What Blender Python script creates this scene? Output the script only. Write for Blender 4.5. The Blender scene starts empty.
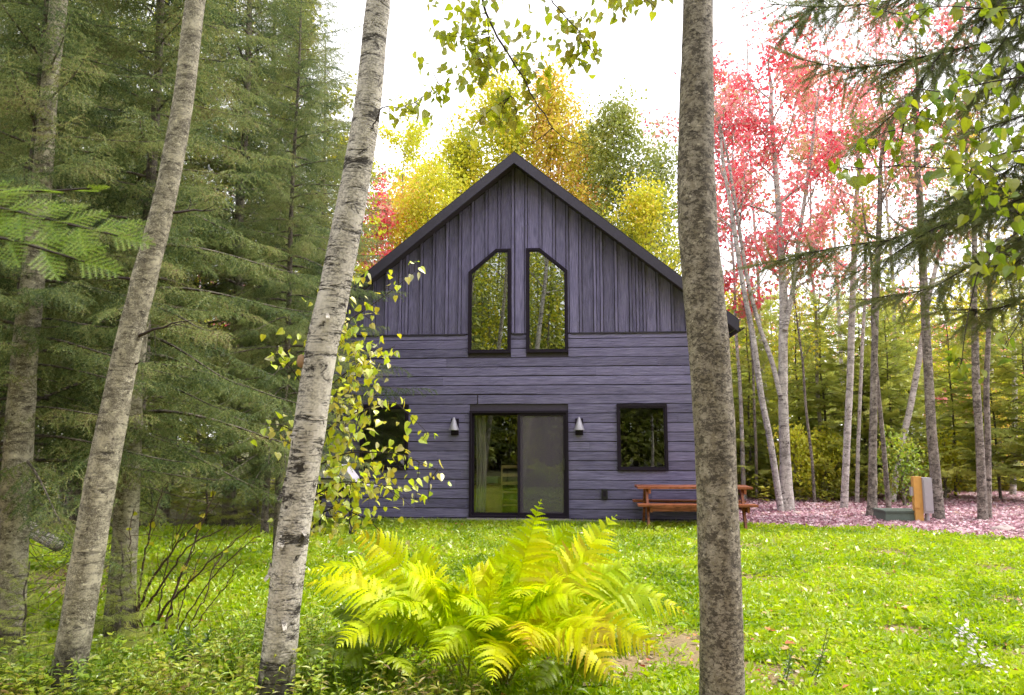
import bpy, math
import numpy as np
from mathutils import Vector, Matrix

C = bpy.context.scene.collection
R = math.radians
PI = math.pi

# ------------------------------------------------------------------ camera model
PITCH, FPX = 7.0, 740.0
c7, s7 = math.cos(R(PITCH)), math.sin(R(PITCH))
EYE = 1.6
def P(px, py, Y):
    """world point seen at pixel px,py in the vertical plane y=Y"""
    u = (px - 512) / FPX; v = (347.5 - py) / FPX
    d = (u, c7 - s7 * v, s7 + c7 * v)
    t = Y / d[1]
    return np.array((d[0] * t, Y, EYE + d[2] * t))
def G(px, Y):
    """ground point under pixel column px at distance Y (uses the ground row for that Y)"""
    # solve z = 0 : EYE + Y*(s7+c7 v)/(c7-s7 v) = 0
    v = -(EYE * c7 + Y * s7) / (Y * c7 - EYE * s7)
    d1 = c7 - s7 * v
    return np.array(((px - 512) / FPX * Y / d1, Y, 0.0))

# ------------------------------------------------------------------ mesh builder
class MB:
    def __init__(self): self.V = []; self.F = []; self.n = 0
    def add(self, V, *Fs):
        V = np.asarray(V, float).reshape(-1, 3)
        for F in Fs:
            F = np.asarray(F, int)
            if F.size: self.F.append(F + self.n)
        self.V.append(V); self.n += len(V)
        return self
    def box(self, x0, x1, y0, y1, z0, z1, M=None):
        V = np.array([(x, y, z) for x in (x0, x1) for y in (y0, y1) for z in (z0, z1)], float)
        if M is not None: V = V @ np.array(M)[:3, :3].T + np.array(M)[:3, 3]
        self.add(V, [(0, 1, 3, 2), (4, 6, 7, 5), (0, 4, 5, 1), (2, 3, 7, 6), (0, 2, 6, 4), (1, 5, 7, 3)])
        return self
    def prism(self, poly, y0, y1):
        """polygon in x,z (counter-clockwise seen from -y) extruded from y0 (front) to y1"""
        n = len(poly)
        V = [(p[0], y0, p[1]) for p in poly] + [(p[0], y1, p[1]) for p in poly]
        self.add(V, [list(range(n))], [list(range(2 * n - 1, n - 1, -1))],
                 [(i, n + i, n + (i + 1) % n, (i + 1) % n) for i in range(n)])
        return self
    def mesh(self, name, smooth=False):
        me = bpy.data.meshes.new(name)
        if not self.V: return me
        V = np.concatenate(self.V).astype(np.float32)
        me.vertices.add(len(V)); me.vertices.foreach_set('co', V.ravel())
        idx = np.concatenate([f.ravel() for f in self.F]).astype(np.int32)
        lens = np.concatenate([np.full(len(f), f.shape[1]) for f in self.F])
        st = np.concatenate(([0], np.cumsum(lens)[:-1])).astype(np.int32)
        me.loops.add(len(idx)); me.loops.foreach_set('vertex_index', idx)
        me.polygons.add(len(st)); me.polygons.foreach_set('loop_start', st)
        me.polygons.foreach_set('use_smooth', np.full(len(st), bool(smooth)))
        me.update(calc_edges=True)
        return me
    def build(self, name, mat, parent=None, smooth=False, loc=None):
        o = bpy.data.objects.new(name, self.mesh(name, smooth)); C.objects.link(o)
        for m in (mat if isinstance(mat, (list, tuple)) else [mat]): o.data.materials.append(m)
        if parent is not None: o.parent = parent
        if loc is not None: o.location = loc
        return o

def tag(o, label=None, cat=None, group=None, kind=None):
    for k, v in (('label', label), ('category', cat), ('group', group), ('kind', kind)):
        if v: o[k] = v
    return o
def thing(name, label, cat, loc=(0, 0, 0), rz=0, group=None):
    o = bpy.data.objects.new(name, None); C.objects.link(o)
    o.empty_display_size = .2
    o.location = loc; o.rotation_euler = (0, 0, rz)
    return tag(o, label, cat, group)
def dup(root, loc, rz, scale=1.0, label=None):
    c = root.copy(); C.objects.link(c)
    c.location = loc; c.rotation_euler = (0, 0, rz); c.scale = (scale,) * 3 if np.isscalar(scale) else scale
    if label: c['label'] = label
    for ch in list(root.children):
        d = ch.copy(); C.objects.link(d); d.parent = c
        for g in list(ch.children):
            e = g.copy(); C.objects.link(e); e.parent = d
    return c

def norm(a): return a / np.maximum(np.linalg.norm(a, axis=-1, keepdims=True), 1e-9)
def resample(pts, n):
    pts = np.asarray(pts, float)
    d = np.concatenate(([0], np.cumsum(np.linalg.norm(np.diff(pts[:, :3], axis=0), axis=1))))
    t = np.linspace(0, d[-1], n)
    return np.stack([np.interp(t, d, pts[:, k]) for k in range(pts.shape[1])], 1)
def smooth_path(pts, n, it=2):
    p = resample(pts, n)
    for _ in range(it):
        q = p.copy(); q[1:-1] = (p[:-2] + 2 * p[1:-1] + p[2:]) / 4; p = q
    return p
def tube(mb, pts, rad, seg=6, cap=True, rough=0.0, rng=None):
    pts = np.asarray(pts, float); n = len(pts)
    rad = np.broadcast_to(np.asarray(rad, float), (n,))
    T = norm(np.gradient(pts, axis=0))
    ref = np.array((0, 0, 1.0)) if abs(T[0, 2]) < .8 else np.array((1.0, 0, 0))
    A = norm(np.cross(T, ref)); B = np.cross(T, A)
    a = np.arange(seg) * 2 * PI / seg
    r = rad[:, None] * np.ones((1, seg))
    if rough and rng is not None: r = r * (1 + rough * rng.standard_normal((n, seg)))
    V = pts[:, None] + r[..., None] * (np.cos(a)[None, :, None] * A[:, None] + np.sin(a)[None, :, None] * B[:, None])
    i, j = np.meshgrid(np.arange(n - 1), np.arange(seg), indexing='ij')
    F = np.stack([i * seg + j, i * seg + (j + 1) % seg, (i + 1) * seg + (j + 1) % seg, (i + 1) * seg + j], -1).reshape(-1, 4)
    Fs = [F]
    if cap and seg > 2:
        Fs += [[list(range(seg))[::-1]], [list(range((n - 1) * seg, n * seg))]]
    mb.add(V.reshape(-1, 3), *Fs)
def frames(f, nrm):
    """rotation matrices whose columns are side, forward(=leaf axis), up"""
    f = norm(f); s = norm(np.cross(f, nrm)); u = np.cross(s, f)
    return np.stack([s, f, u], -1)
def scatter(mb, tV, tFs, pos, M, sc):
    tV = np.asarray(tV, float); n = len(pos)
    if n == 0: return
    sc = np.asarray(sc, float)
    if sc.ndim == 1: sc = np.repeat(sc[:, None], 3, 1)
    V = np.einsum('nij,nmj->nmi', M, tV[None] * sc[:, None, :]) + np.asarray(pos)[:, None]
    off = (np.arange(n) * len(tV))[:, None, None]
    mb.add(V.reshape(-1, 3), *[(np.asarray(F)[None] + off).reshape(-1, np.asarray(F).shape[1]) for F in tFs])
def rdir(rng, n): return norm(rng.standard_normal((n, 3)))

# leaf templates: axis +y from the stalk, width x, up z
LEAF_D = (np.array([(0, 0, 0), (.36, .45, .1), (0, 1, -.05), (-.36, .45, .1)]), [[(0, 1, 2), (0, 2, 3)]])
LEAF_O = (np.array([(0, 0, 0), (.3, .22, .05), (.34, .55, .06), (0, 1.0, -.14), (-.34, .55, .06), (-.3, .22, .05), (0, .5, -.02)]),
          [[(0, 1, 6), (1, 2, 6), (2, 3, 6), (6, 3, 4), (6, 4, 5), (6, 5, 0)]])
LEAF_H = (np.array([(0, 0, 0), (.26, -.06, .04), (.42, .16, .07), (.38, .42, .05), (.2, .74, -.02), (0, 1.05, -.14),
                    (-.2, .74, -.02), (-.38, .42, .05), (-.42, .16, .07), (-.26, -.06, .04), (0, .3, -.01), (0, .65, -.05)]),
          [[(0, 1, 2, 10), (10, 2, 3, 11), (11, 3, 4, 5), (11, 5, 6, 7), (10, 11, 7, 8), (0, 10, 8, 9)]])
LEAF_M = (np.array([(0, 0, 0), (.5, .15, .05), (.22, .4, 0), (.48, .72, .06), (.14, .66, 0), (0, 1.05, -.08),
                    (-.14, .66, 0), (-.48, .72, .06), (-.22, .4, 0), (-.5, .15, .05)]),
          [[(0, 1, 2), (0, 2, 8), (0, 8, 9), (2, 3, 4), (8, 6, 7), (4, 5, 6)], [(2, 4, 6, 8)]])
BLADE = (np.array([(-.035, 0, 0), (.035, 0, 0), (-.04, .38, .05), (.04, .38, .05), (-.025, .74, .0), (.025, .74, .0), (0, 1, -.12)]),
         [[(0, 1, 3, 2), (2, 3, 5, 4)], [(4, 5, 6)]])

# ------------------------------------------------------------------ materials
class NT:
    def __init__(self, m): self.t = m.node_tree; self.t.nodes.clear()
    def n(self, typ, ins=None, **kw):
        d = self.t.nodes.new(typ)
        for k, v in kw.items(): setattr(d, k, v)
        for k, v in (ins or {}).items():
            if isinstance(v, bpy.types.NodeSocket): self.t.links.new(v, d.inputs[k])
            else: d.inputs[k].default_value = v
        return d
    def ramp(self, fac, stops, interp='LINEAR'):
        d = self.t.nodes.new('ShaderNodeValToRGB'); d.color_ramp.interpolation = interp
        e = d.color_ramp.elements
        while len(e) < len(stops): e.new(.5)
        for i, (p, c) in enumerate(stops):
            e[i].position = p; e[i].color = (*c, 1) if len(c) == 3 else c
        self.t.links.new(fac, d.inputs[0]); return d.outputs[0]
    def noise(self, vec, scale, detail=4, rough=.6, dist=0.0):
        d = self.n('ShaderNodeTexNoise', {'Scale': scale, 'Detail': detail, 'Roughness': rough, 'Distortion': dist})
        if vec is not None: self.t.links.new(vec, d.inputs['Vector'])
        return d.outputs['Fac']
    def mix(self, fac, a, b, blend='MIX'):
        d = self.n('ShaderNodeMix', data_type='RGBA', blend_type=blend)
        for s, v in ((d.inputs[0], fac), (d.inputs[6], a), (d.inputs[7], b)):
            if isinstance(v, bpy.types.NodeSocket): self.t.links.new(v, s)
            else: s.default_value = v if np.isscalar(v) or len(v) == 4 else (*v, 1)
        return d.outputs[2]
    def mapping(self, vec, scale=(1, 1, 1), loc=(0, 0, 0), rot=(0, 0, 0)):
        d = self.n('ShaderNodeMapping', {'Scale': scale, 'Location': loc, 'Rotation': rot}); self.t.links.new(vec, d.inputs['Vector'])
        return d.outputs[0]
    def bump(self, h, strength=.5, dist=.02):
        return self.n('ShaderNodeBump', {'Height': h, 'Strength': strength, 'Distance': dist}).outputs[0]
    def out(self, sh):
        o = self.n('ShaderNodeOutputMaterial'); self.t.links.new(sh, o.inputs[0])
def newmat(name):
    m = bpy.data.materials.new(name); m.use_nodes = True
    return m, NT(m)

def leafmat(name, cols, trans=.45, gloss=.06, rough=.45, clump=1.2, clump_amt=.45):
    m, t = newmat(name)
    g = t.n('ShaderNodeNewGeometry'); co = t.n('ShaderNodeTexCoord')
    nz = t.noise(co.outputs['Object'], clump, 2)
    f = t.n('ShaderNodeMapRange', {0: nz, 1: .32, 2: .68}).outputs[0]
    mx = t.n('ShaderNodeMix', {0: clump_amt, 2: g.outputs['Random Per Island'], 3: f}, data_type='FLOAT').outputs[0]
    n = len(cols)
    col = t.ramp(mx, [(.12 + .76 * i / max(1, n - 1), c) for i, c in enumerate(cols)])
    hs = t.n('ShaderNodeHueSaturation', {'Color': col, 'Value': t.n('ShaderNodeMapRange', {0: g.outputs['Random Per Island'], 3: 1.25, 4: .75}).outputs[0]}).outputs[0]
    d = t.n('ShaderNodeBsdfDiffuse', {'Color': hs}); tr = t.n('ShaderNodeBsdfTranslucent', {'Color': hs})
    s = t.n('ShaderNodeMixShader', {0: trans, 1: d.outputs[0], 2: tr.outputs[0]}).outputs[0]
    if gloss:
        gl = t.n('ShaderNodeBsdfGlossy', {'Roughness': rough, 'Color': (1, 1, 1, 1)})
        s = t.n('ShaderNodeMixShader', {0: gloss, 1: s, 2: gl.outputs[0]}).outputs[0]
    t.out(s); return m
def simple(name, col, rough=.6, metal=0.0, noise=0.0, scale=20, bump=0.0, spec=.4):
    m, t = newmat(name); co = t.n('ShaderNodeTexCoord')
    b = t.n('ShaderNodeBsdfPrincipled', {'Roughness': rough, 'Metallic': metal, 'Specular IOR Level': spec})
    nz = t.noise(co.outputs['Object'], scale, 5)
    c = t.mix(nz, tuple(x * (1 - noise) for x in col), tuple(min(1, x * (1 + noise)) for x in col))
    t.t.links.new(c, b.inputs['Base Color'])
    if bump: t.t.links.new(t.bump(nz, bump, .01), b.inputs['Normal'])
    t.out(b.outputs[0]); return m
def barkmat(name, pale, mid, dark, lent=.8, patch=.5, speck=.5, mottle=.0, band=.6, foot=.0, moss=None, fine=1.0):
    """bark: pale skin, grey-brown stain, speckle, dark horizontal marks and scars"""
    m, t = newmat(name); co = t.n('ShaderNodeTexCoord').outputs['Object']
    math_ = lambda op, a, b: t.n('ShaderNodeMath', {0: a, 1: b}, operation=op).outputs[0]
    K = lambda f, lo, hi, v: t.ramp(f, [(lo, (0, 0, 0)), (hi, (v,) * 3)])
    st = t.noise(t.mapping(co, (2.6, 2.6, 1.5)), 2.4 * fine, 7, .68, .5)
    c = t.ramp(st, [(.32, pale), (.52, tuple(.6 * a + .4 * b for a, b in zip(pale, mid))), (.70, mid)])
    fn = t.noise(t.mapping(co, (1, 1, 1.5)), 60 * fine, 4, .75)
    md = t.noise(co, 4.5 * fine, 4, .6)
    c = t.mix(math_('MULTIPLY', K(fn, .44, .56, speck), K(md, .34, .56, 1.0)), c, tuple(x * .42 for x in mid))
    if moss:
        c = t.mix(K(t.noise(t.mapping(co, (1, 1, .6), (3, 1, 2)), 4 * fine, 7, .72), .5, .6, .8), c, moss)
    if mottle:
        mo = t.noise(t.mapping(co, (1, 1, 1.6), (5, 2, 8)), 11 * fine, 8, .78, .4)
        c = t.mix(K(math_('ADD', math_('MULTIPLY', mo, .75), math_('MULTIPLY', md, .25)), .504, .528, mottle), c, tuple(.22 * a + .78 * b for a, b in zip(mid, dark)))
        c = t.mix(K(t.noise(t.mapping(co, (1, 1, 1.3), (9, 4, 1)), 9 * fine, 6, .7), .60, .66, .7), c, tuple(min(1, x * 1.5) for x in pale))
    ln = t.noise(t.mapping(co, (8, 8, 90)), 1.5 * fine, 3, .6, .3)
    lm = K(t.noise(t.mapping(co, (3, 3, 5), (2, 7, 4)), 2.6 * fine, 3, .6), .42, .6, 1.0)
    l = math_('MULTIPLY', K(ln, .55, .60, lent), lm); c = t.mix(l, c, dark)
    bn = t.noise(t.mapping(co, (2.2, 2.2, 11), (1, 3, 6)), 1.5 * fine, 5, .7, .5)
    bd = math_('MULTIPLY', K(bn, .555, .60, band), K(fn, .34, .46, 1.0)); c = t.mix(bd, c, dark)
    pn = t.noise(t.mapping(co, (4, 4, 6.5), (7, 3, 1)), 2.0 * fine, 6, .74, .7)
    p = K(pn, .60 - .05 * patch, .63, min(1, patch + .35)); c = t.mix(p, c, dark)
    if foot:
        z = t.n('ShaderNodeSeparateXYZ', {0: co}).outputs[2]
        f = K(math_('ADD', t.n('ShaderNodeMapRange', {0: z, 1: 0.0, 2: foot, 3: .55, 4: 0.0}).outputs[0], math_('MULTIPLY', t.noise(co, 14, 5, .7), .5)), .52, .66, .9)
        c = t.mix(f, c, dark)
    b = t.n('ShaderNodeBsdfPrincipled', {'Base Color': c, 'Roughness': .85})
    h = math_('SUBTRACT', fn, math_('ADD', math_('ADD', l, bd), p))
    t.t.links.new(t.bump(h, .8, .012), b.inputs['Normal'])
    t.out(b.outputs[0]); return m

M = {}
M['birch'] = barkmat('birch_bark', (.80, .75, .70), (.50, .45, .40), (.035, .028, .024), .9, .7, .7, .0, .95, .8)
M['birch_green'] = barkmat('birch_bark_greenish', (.68, .63, .50), (.46, .41, .31), (.04, .03, .022), .4, .45, 1.0, .5, .55, .8, fine=2.2)
M['birch_far'] = barkmat('birch_bark_far', (.74, .69, .66), (.50, .44, .42), (.07, .055, .05), .75, .6, .5, .25, .5, fine=1.0)
M['grey_bark'] = barkmat('mottled_grey_bark', (.56, .50, .43), (.37, .31, .255), (.035, .027, .02), .35, .5, 1.0, .95, .35, moss=(.27, .225, .165), fine=2.9)
M['brown_bark'] = barkmat('grey_brown_bark', (.44, .38, .34), (.26, .22, .19), (.04, .03, .026), .6, .7, .8, .75, .6, fine=1.2)
M['conifer_bark'] = barkmat('conifer_bark', (.27, .225, .19), (.15, .125, .10), (.03, .025, .02), .4, .7, .8, .6, .4)
M['twig'] = simple('twig_bark', (.045, .032, .03), .8, noise=.3)
M['bush_stem'] = simple('bush_stem_bark', (.10, .058, .048), .75, noise=.4)
M['dead_twig'] = simple('dead_twig', (.10, .08, .065), .85, noise=.3)
M['needles_dark'] = leafmat('spruce_needles', [(.03, .06, .026), (.085, .135, .048), (.20, .27, .085), (.46, .49, .17), (.28, .19, .11)], .5, .02, .5, .9, .5)
M['needles_fir'] = leafmat('fir_needles', [(.20, .26, .06), (.38, .44, .09), (.56, .60, .12), (.70, .68, .16)], .5, .04, .5, .8, .6)
M['needles_near'] = leafmat('near_fir_needles', [(.07, .16, .004), (.16, .29, .006), (.28, .42, .008), (.42, .50, .08)], .45, .04, .4, 5, .2)
M['needles_bough'] = leafmat('bough_needles', [(.07, .11, .03), (.15, .20, .05), (.28, .33, .07), (.32, .26, .10)], .55, .05, .5, 3, .3)
M['leaf_yg'] = leafmat('birch_leaf_green', [(.18, .26, .012), (.32, .40, .014), (.46, .50, .018), (.58, .50, .02)], .55, .06, .4, 2, .3)
M['leaf_top'] = leafmat('birch_leaf_overhead', [(.26, .34, .012), (.42, .48, .014), (.56, .60, .018), (.44, .36, .05)], .68, .05, .4, 2, .3)
M['leaf_near'] = leafmat('birch_leaf_near', [(.09, .17, .010), (.20, .29, .012), (.36, .44, .015), (.52, .54, .02)], .6, .05, .4, 3, .3)
M['leaf_sap'] = leafmat('sapling_leaf', [(.36, .50, .02), (.54, .66, .025), (.70, .74, .03), (.82, .68, .03), (.75, .75, .5)], .5, .09, .4, 3, .35)
M['leaf_yellow'] = leafmat('yellow_leaf', [(.34, .40, .03), (.54, .56, .03), (.70, .66, .04), (.76, .56, .05)], .45, .03, .5, .5, .5)
M['leaf_orange'] = leafmat('orange_leaf', [(.52, .52, .05), (.70, .60, .06), (.78, .52, .10), (.76, .36, .14)], .45, .03, .5, .5, .5)
M['leaf_olive'] = leafmat('olive_leaf', [(.22, .26, .04), (.38, .40, .05), (.52, .52, .06), (.58, .46, .08)], .45, .04, .5, .6, .5)
M['leaf_green'] = leafmat('aspen_leaf', [(.14, .18, .04), (.24, .29, .05), (.36, .40, .07), (.48, .46, .08)], .45, .05, .5, .6, .5)
M['leaf_red'] = leafmat('red_maple_leaf', [(.62, .02, .05), (.80, .07, .12), (.84, .18, .23), (.80, .38, .33), (.52, .50, .16)], .5, .04, .5, .5, .5)
M['leaf_pink'] = leafmat('pink_maple_leaf', [(.76, .10, .15), (.84, .22, .28), (.84, .38, .40), (.74, .50, .30), (.50, .52, .16)], .5, .04, .5, .5, .5)
M['fern'] = leafmat('fern_frond', [(.32, .47, .003), (.53, .67, .002), (.70, .79, .002), (.82, .82, .005), (.68, .50, .03)], .5, .015, .45, 1.4, .8)
M['fern_green'] = leafmat('fern_frond_green', [(.18, .28, .010), (.30, .42, .010), (.46, .55, .014)], .5, .04, .45, 1.4, .8)
M['lawn_leaf'] = leafmat('lawn_leaf', [(.14, .26, .003), (.29, .45, .003), (.44, .60, .004), (.56, .70, .006), (.70, .74, .12)], .55, .06, .4, .9, .45)
M['weed'] = leafmat('weed_leaf', [(.10, .20, .012), (.22, .36, .016), (.38, .50, .02), (.52, .54, .04), (.40, .27, .10)], .45, .06, .45, 1.5, .5)
M['herb'] = leafmat('dark_herb_leaf', [(.06, .12, .02), (.11, .20, .03), (.18, .30, .04)], .4, .08, .4, 3, .4)
M['litter'] = leafmat('fallen_leaf', [(.24, .09, .12), (.44, .22, .28), (.56, .35, .42), (.72, .58, .62), (.44, .21, .15)], .15, .06, .5, .8, .3)
M['litter_mix'] = leafmat('fallen_leaf_lawn', [(.36, .06, .03), (.46, .20, .05), (.60, .44, .30), (.64, .52, .44), (.50, .30, .04)], .15, .08, .45, 6, .1)
M['petal'] = leafmat('aster_petal', [(.55, .50, .58), (.72, .68, .74), (.8, .78, .8)], .3, .03, .5)
M['stem_green'] = simple('green_stem', (.16, .22, .05), .7, noise=.3)
M['fern_stalk'] = simple('fern_stalk', (.30, .30, .06), .7, noise=.3)

def sidingmat(name, axis):
    m, t = newmat(name); co = t.n('ShaderNodeTexCoord').outputs['Object']; g = t.n('ShaderNodeNewGeometry').outputs['Random Per Island']
    sc = (1.2, 20, 34) if axis == 'x' else (34, 20, 1.2)
    off = t.n('ShaderNodeVectorMath', {0: co, 1: (0, 0, 0)}, operation='ADD')
    sv = t.n('ShaderNodeCombineXYZ', {0: t.n('ShaderNodeMath', {0: g, 1: 37.0}, operation='MULTIPLY').outputs[0], 2: t.n('ShaderNodeMath', {0: g, 1: 11.0}, operation='MULTIPLY').outputs[0]}).outputs[0]
    t.t.links.new(sv, off.inputs[1])
    v = off.outputs[0]
    gr = t.noise(t.mapping(v, sc), 2.4, 5, .62, .3)
    bl = t.noise(t.mapping(v, (1.5, 1.5, 4) if axis == 'x' else (4, 1.5, 1.5)), 1.3, 4, .6)
    c = t.ramp(gr, [(.30, (.055, .049, .112)), (.48, (.145, .130, .255)), (.68, (.285, .262, .45))])
    c = t.mix(t.n('ShaderNodeMapRange', {0: bl, 1: .3, 2: .75, 3: 0.0, 4: .6}).outputs[0], c, (.22, .188, .34, 1))
    c = t.n('ShaderNodeHueSaturation', {'Color': c, 'Saturation': 1.0, 'Value': t.n('ShaderNodeMapRange', {0: g, 3: .74, 4: 1.22}).outputs[0]}).outputs[0]
    b = t.n('ShaderNodeBsdfPrincipled', {'Base Color': c, 'Roughness': .55, 'Specular IOR Level': .35})
    t.t.links.new(t.bump(gr, 1.0, .016), b.inputs['Normal']); t.out(b.outputs[0]); return m
M['plank'] = sidingmat('charcoal_plank_wood', 'x')
M['board'] = sidingmat('charcoal_board_wood', 'z')
M['trim'] = simple('dark_trim', (.020, .014, .026), .6, noise=.25, scale=30, spec=.15)
M['fascia'] = simple('dark_fascia', (.040, .034, .058), .5, noise=.3, scale=14)
M['roofing'] = simple('dark_roofing', (.035, .032, .038), .85, noise=.4, scale=40, bump=.5)
M['soffit'] = simple('dark_soffit', (.06, .048, .075), .7, noise=.2)
M['concrete'] = simple('foundation_concrete', (.30, .28, .27), .9, noise=.3, scale=9, bump=.3)
M['sill'] = simple('pale_sill_metal', (.42, .38, .42), .45, .3, noise=.15)
M['zinc'] = simple('zinc_shade', (.42, .40, .46), .42, .35, noise=.15, scale=12)
M['black'] = simple('black_plastic', (.02, .018, .022), .5, noise=.2)
M['inside'] = simple('interior_wall', (.16, .13, .10), .9, noise=.2)
M['inside_floor'] = simple('interior_floor', (.22, .13, .07), .6, noise=.3)
M['curtain'] = simple('curtain_cloth', (.70, .60, .66), .9, noise=.15)
M['pine'] = simple('pine_wood', (.66, .44, .22), .55, noise=.25, scale=12)
M['cloth_green'] = simple('sage_cushion', (.30, .34, .24), .9, noise=.2)
M['postwood'] = simple('yellow_post_wood', (.66, .36, .10), .65, noise=.2, scale=8, bump=.2)
M['meter'] = simple('grey_meter_box', (.42, .40, .45), .45, .1, noise=.1)
M['vault'] = simple('dark_green_box', (.10, .13, .11), .6, noise=.2)
M['grill'] = simple('grey_grill_lid', (.62, .58, .66), .4, .3, noise=.12)
M['rock'] = simple('field_rock', (.40, .32, .31), .9, noise=.4, scale=6, bump=.6)
M['tan_flap'] = simple('bark_flap', (.36, .22, .13), .8, noise=.3)

def redwood():
    m, t = newmat('stained_red_wood'); co = t.n('ShaderNodeTexCoord').outputs['Object']
    gr = t.noise(t.mapping(co, (2, 26, 26)), 1.4, 6, .7, .6)
    pt = t.noise(t.mapping(co, (2.5, 5, 5)), 2.2, 3, .6)
    c = t.ramp(gr, [(.3, (.11, .028, .012)), (.52, (.32, .095, .045)), (.75, (.50, .20, .11))])
    c = t.mix(t.ramp(pt, [(.52, (0, 0, 0)), (.68, (.7,) * 3)]), c, (.10, .028, .014, 1))
    b = t.n('ShaderNodeBsdfPrincipled', {'Base Color': c, 'Roughness': .45})
    t.t.links.new(t.bump(gr, .4, .006), b.inputs['Normal']); t.out(b.outputs[0]); return m
M['redwood'] = redwood()
def glass(name, refl, tint, rough=.0):
    m, t = newmat(name)
    lw = t.n('ShaderNodeLayerWeight', {'Blend': .25}).outputs['Fresnel']
    f = t.n('ShaderNodeMapRange', {0: lw, 1: 0.0, 2: 1.0, 3: refl, 4: 1.0}).outputs[0]
    a = t.n('ShaderNodeBsdfTransparent', {'Color': (*tint, 1)}); b = t.n('ShaderNodeBsdfGlossy', {'Roughness': rough, 'Color': (.95, .97, 1, 1)})
    co = t.n('ShaderNodeTexCoord').outputs['Object']
    t.t.links.new(t.bump(t.noise(co, 1.1, 1), .02, .01), b.inputs['Normal'])
    t.out(t.n('ShaderNodeMixShader', {0: f, 1: a.outputs[0], 2: b.outputs[0]}).outputs[0]); return m
M['glass_high'] = glass('coated_glass', .24, (.7, .75, .65))
M['glass_low'] = glass('window_glass', .06, (.85, .88, .85))
def screenmat():
    m, t = newmat('insect_screen')
    a = t.n('ShaderNodeBsdfTransparent'); d = t.n('ShaderNodeBsdfDiffuse', {'Color': (.17, .145, .19, 1)})
    t.out(t.n('ShaderNodeMixShader', {0: .36, 1: a.outputs[0], 2: d.outputs[0]}).outputs[0]); return m
M['screen'] = screenmat()

def groundmat(name, stops, scale=1.2, fine=40, bump=.6):
    m, t = newmat(name); co = t.n('ShaderNodeTexCoord').outputs['Object']
    a = t.noise(co, scale, 6, .65); f = t.noise(co, fine, 4, .7)
    mx = t.n('ShaderNodeMix', {0: .45, 2: a, 3: f}, data_type='FLOAT').outputs[0]
    c = t.ramp(mx, stops)
    b = t.n('ShaderNodeBsdfPrincipled', {'Base Color': c, 'Roughness': .95})
    t.t.links.new(t.bump(f, bump, .04), b.inputs['Normal']); t.out(b.outputs[0]); return m
M['ground'] = groundmat('forest_soil', [(.3, (.05, .045, .022)), (.5, (.10, .10, .03)), (.7, (.17, .14, .06))], .9, 25)
M['lawn_soil'] = groundmat('lawn_soil', [(.3, (.12, .11, .035)), (.5, (.28, .20, .11)), (.7, (.40, .28, .19))], 1.1, 30)
M['litter_bed'] = groundmat('litter_bed', [(.3, (.14, .07, .075)), (.5, (.28, .165, .18)), (.7, (.44, .31, .33))], 1.5, 22)
M['path'] = groundmat('pale_gravel', [(.3, (.34, .27, .24)), (.5, (.46, .38, .35)), (.7, (.58, .50, .48))], 2, 40)

# ================================================================== SETTING
def sheet(name, x0, x1, y0, y1, z, mat, nx=2, ny=2, edge=None):
    xs = np.linspace(x0, x1, nx); ys = np.linspace(y0, y1, ny)
    X, Y = np.meshgrid(xs, ys, indexing='ij'); Z = np.full_like(X, z)
    if edge: X, Y = edge(X, Y)
    i, j = np.meshgrid(np.arange(nx - 1), np.arange(ny - 1), indexing='ij')
    F = np.stack([i * ny + j, (i + 1) * ny + j, (i + 1) * ny + j + 1, i * ny + j + 1], -1).reshape(-1, 4)
    return tag(MB().add(np.stack([X, Y, Z], -1).reshape(-1, 3), F).build(name, mat), kind='structure')
sheet('ground', -400, 400, -300, 500, 0, M['ground'])

def lawn_edge(x):                     # far edge of the lawn as a function of x
    x = np.asarray(x, float)
    return np.interp(x, [-13, -5, -4, 3.3, 4.2, 6.5, 8, 12], [13.2, 13.5, 14.1, 13.75, 13.9, 13.3, 11.9, 9.4]) + .12 * np.sin(x * 3.1) + .06 * np.sin(x * 7.7)
def lawn_shape(X, Y):
    t = (Y - Y.min()) / (Y.max() - Y.min())
    y0 = 2.0 + .3 * np.sin(X * 1.3)
    return X, y0 + t * (lawn_edge(X) - y0)
sheet('lawn', -13, 11, 2, 14, .004, M['lawn_soil'], 120, 12, lawn_shape)
def litter_shape(X, Y):
    t = (Y - Y.min()) / (Y.max() - Y.min())
    y0 = lawn_edge(X) + .01
    return X, y0 + t * (22.5 + .8 * np.sin(X * .9) - y0)
sheet('leaf_litter_bed', 3.0, 19, 12, 23, .006, M['litter_bed'], 100, 30, litter_shape)

# ================================================================== CABIN
TH = R(5.0)
cabin = thing('cabin', 'dark purple-grey plank cabin with steep gable and two clipped-corner gable windows', 'cabin', (.08, 14.4, 0), -TH)
HW, DEP, SL, APEX, OV = 3.88, 9.0, .81, 7.2, .42
def cab(s, d, z):                     # cabin coordinates to world
    return np.array((.08 + s * math.cos(TH) + d * math.sin(TH), 14.4 - s * math.sin(TH) + d * math.cos(TH), z))
def roofz(s): return APEX - .17 - SL * abs(s)       # underside of the roof
rng = np.random.default_rng(11)
# openings on the facade: polygons (s, z)
door = (-.905, 1.005, .10, 2.13)
win_r = (1.93, 2.88, 1.0, 2.24); win_l = (-3.06, -2.11, 1.0, 2.24)
GWL = [(-.945, 3.26), (-.10, 3.26), (-.10, 5.34), (-.40, 5.34), (-.945, 4.88)]
GWR = [(.20, 3.26), (1.02, 3.26), (1.02, 4.88), (.475, 5.34), (.20, 5.34)]
BAND = 3.62
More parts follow.
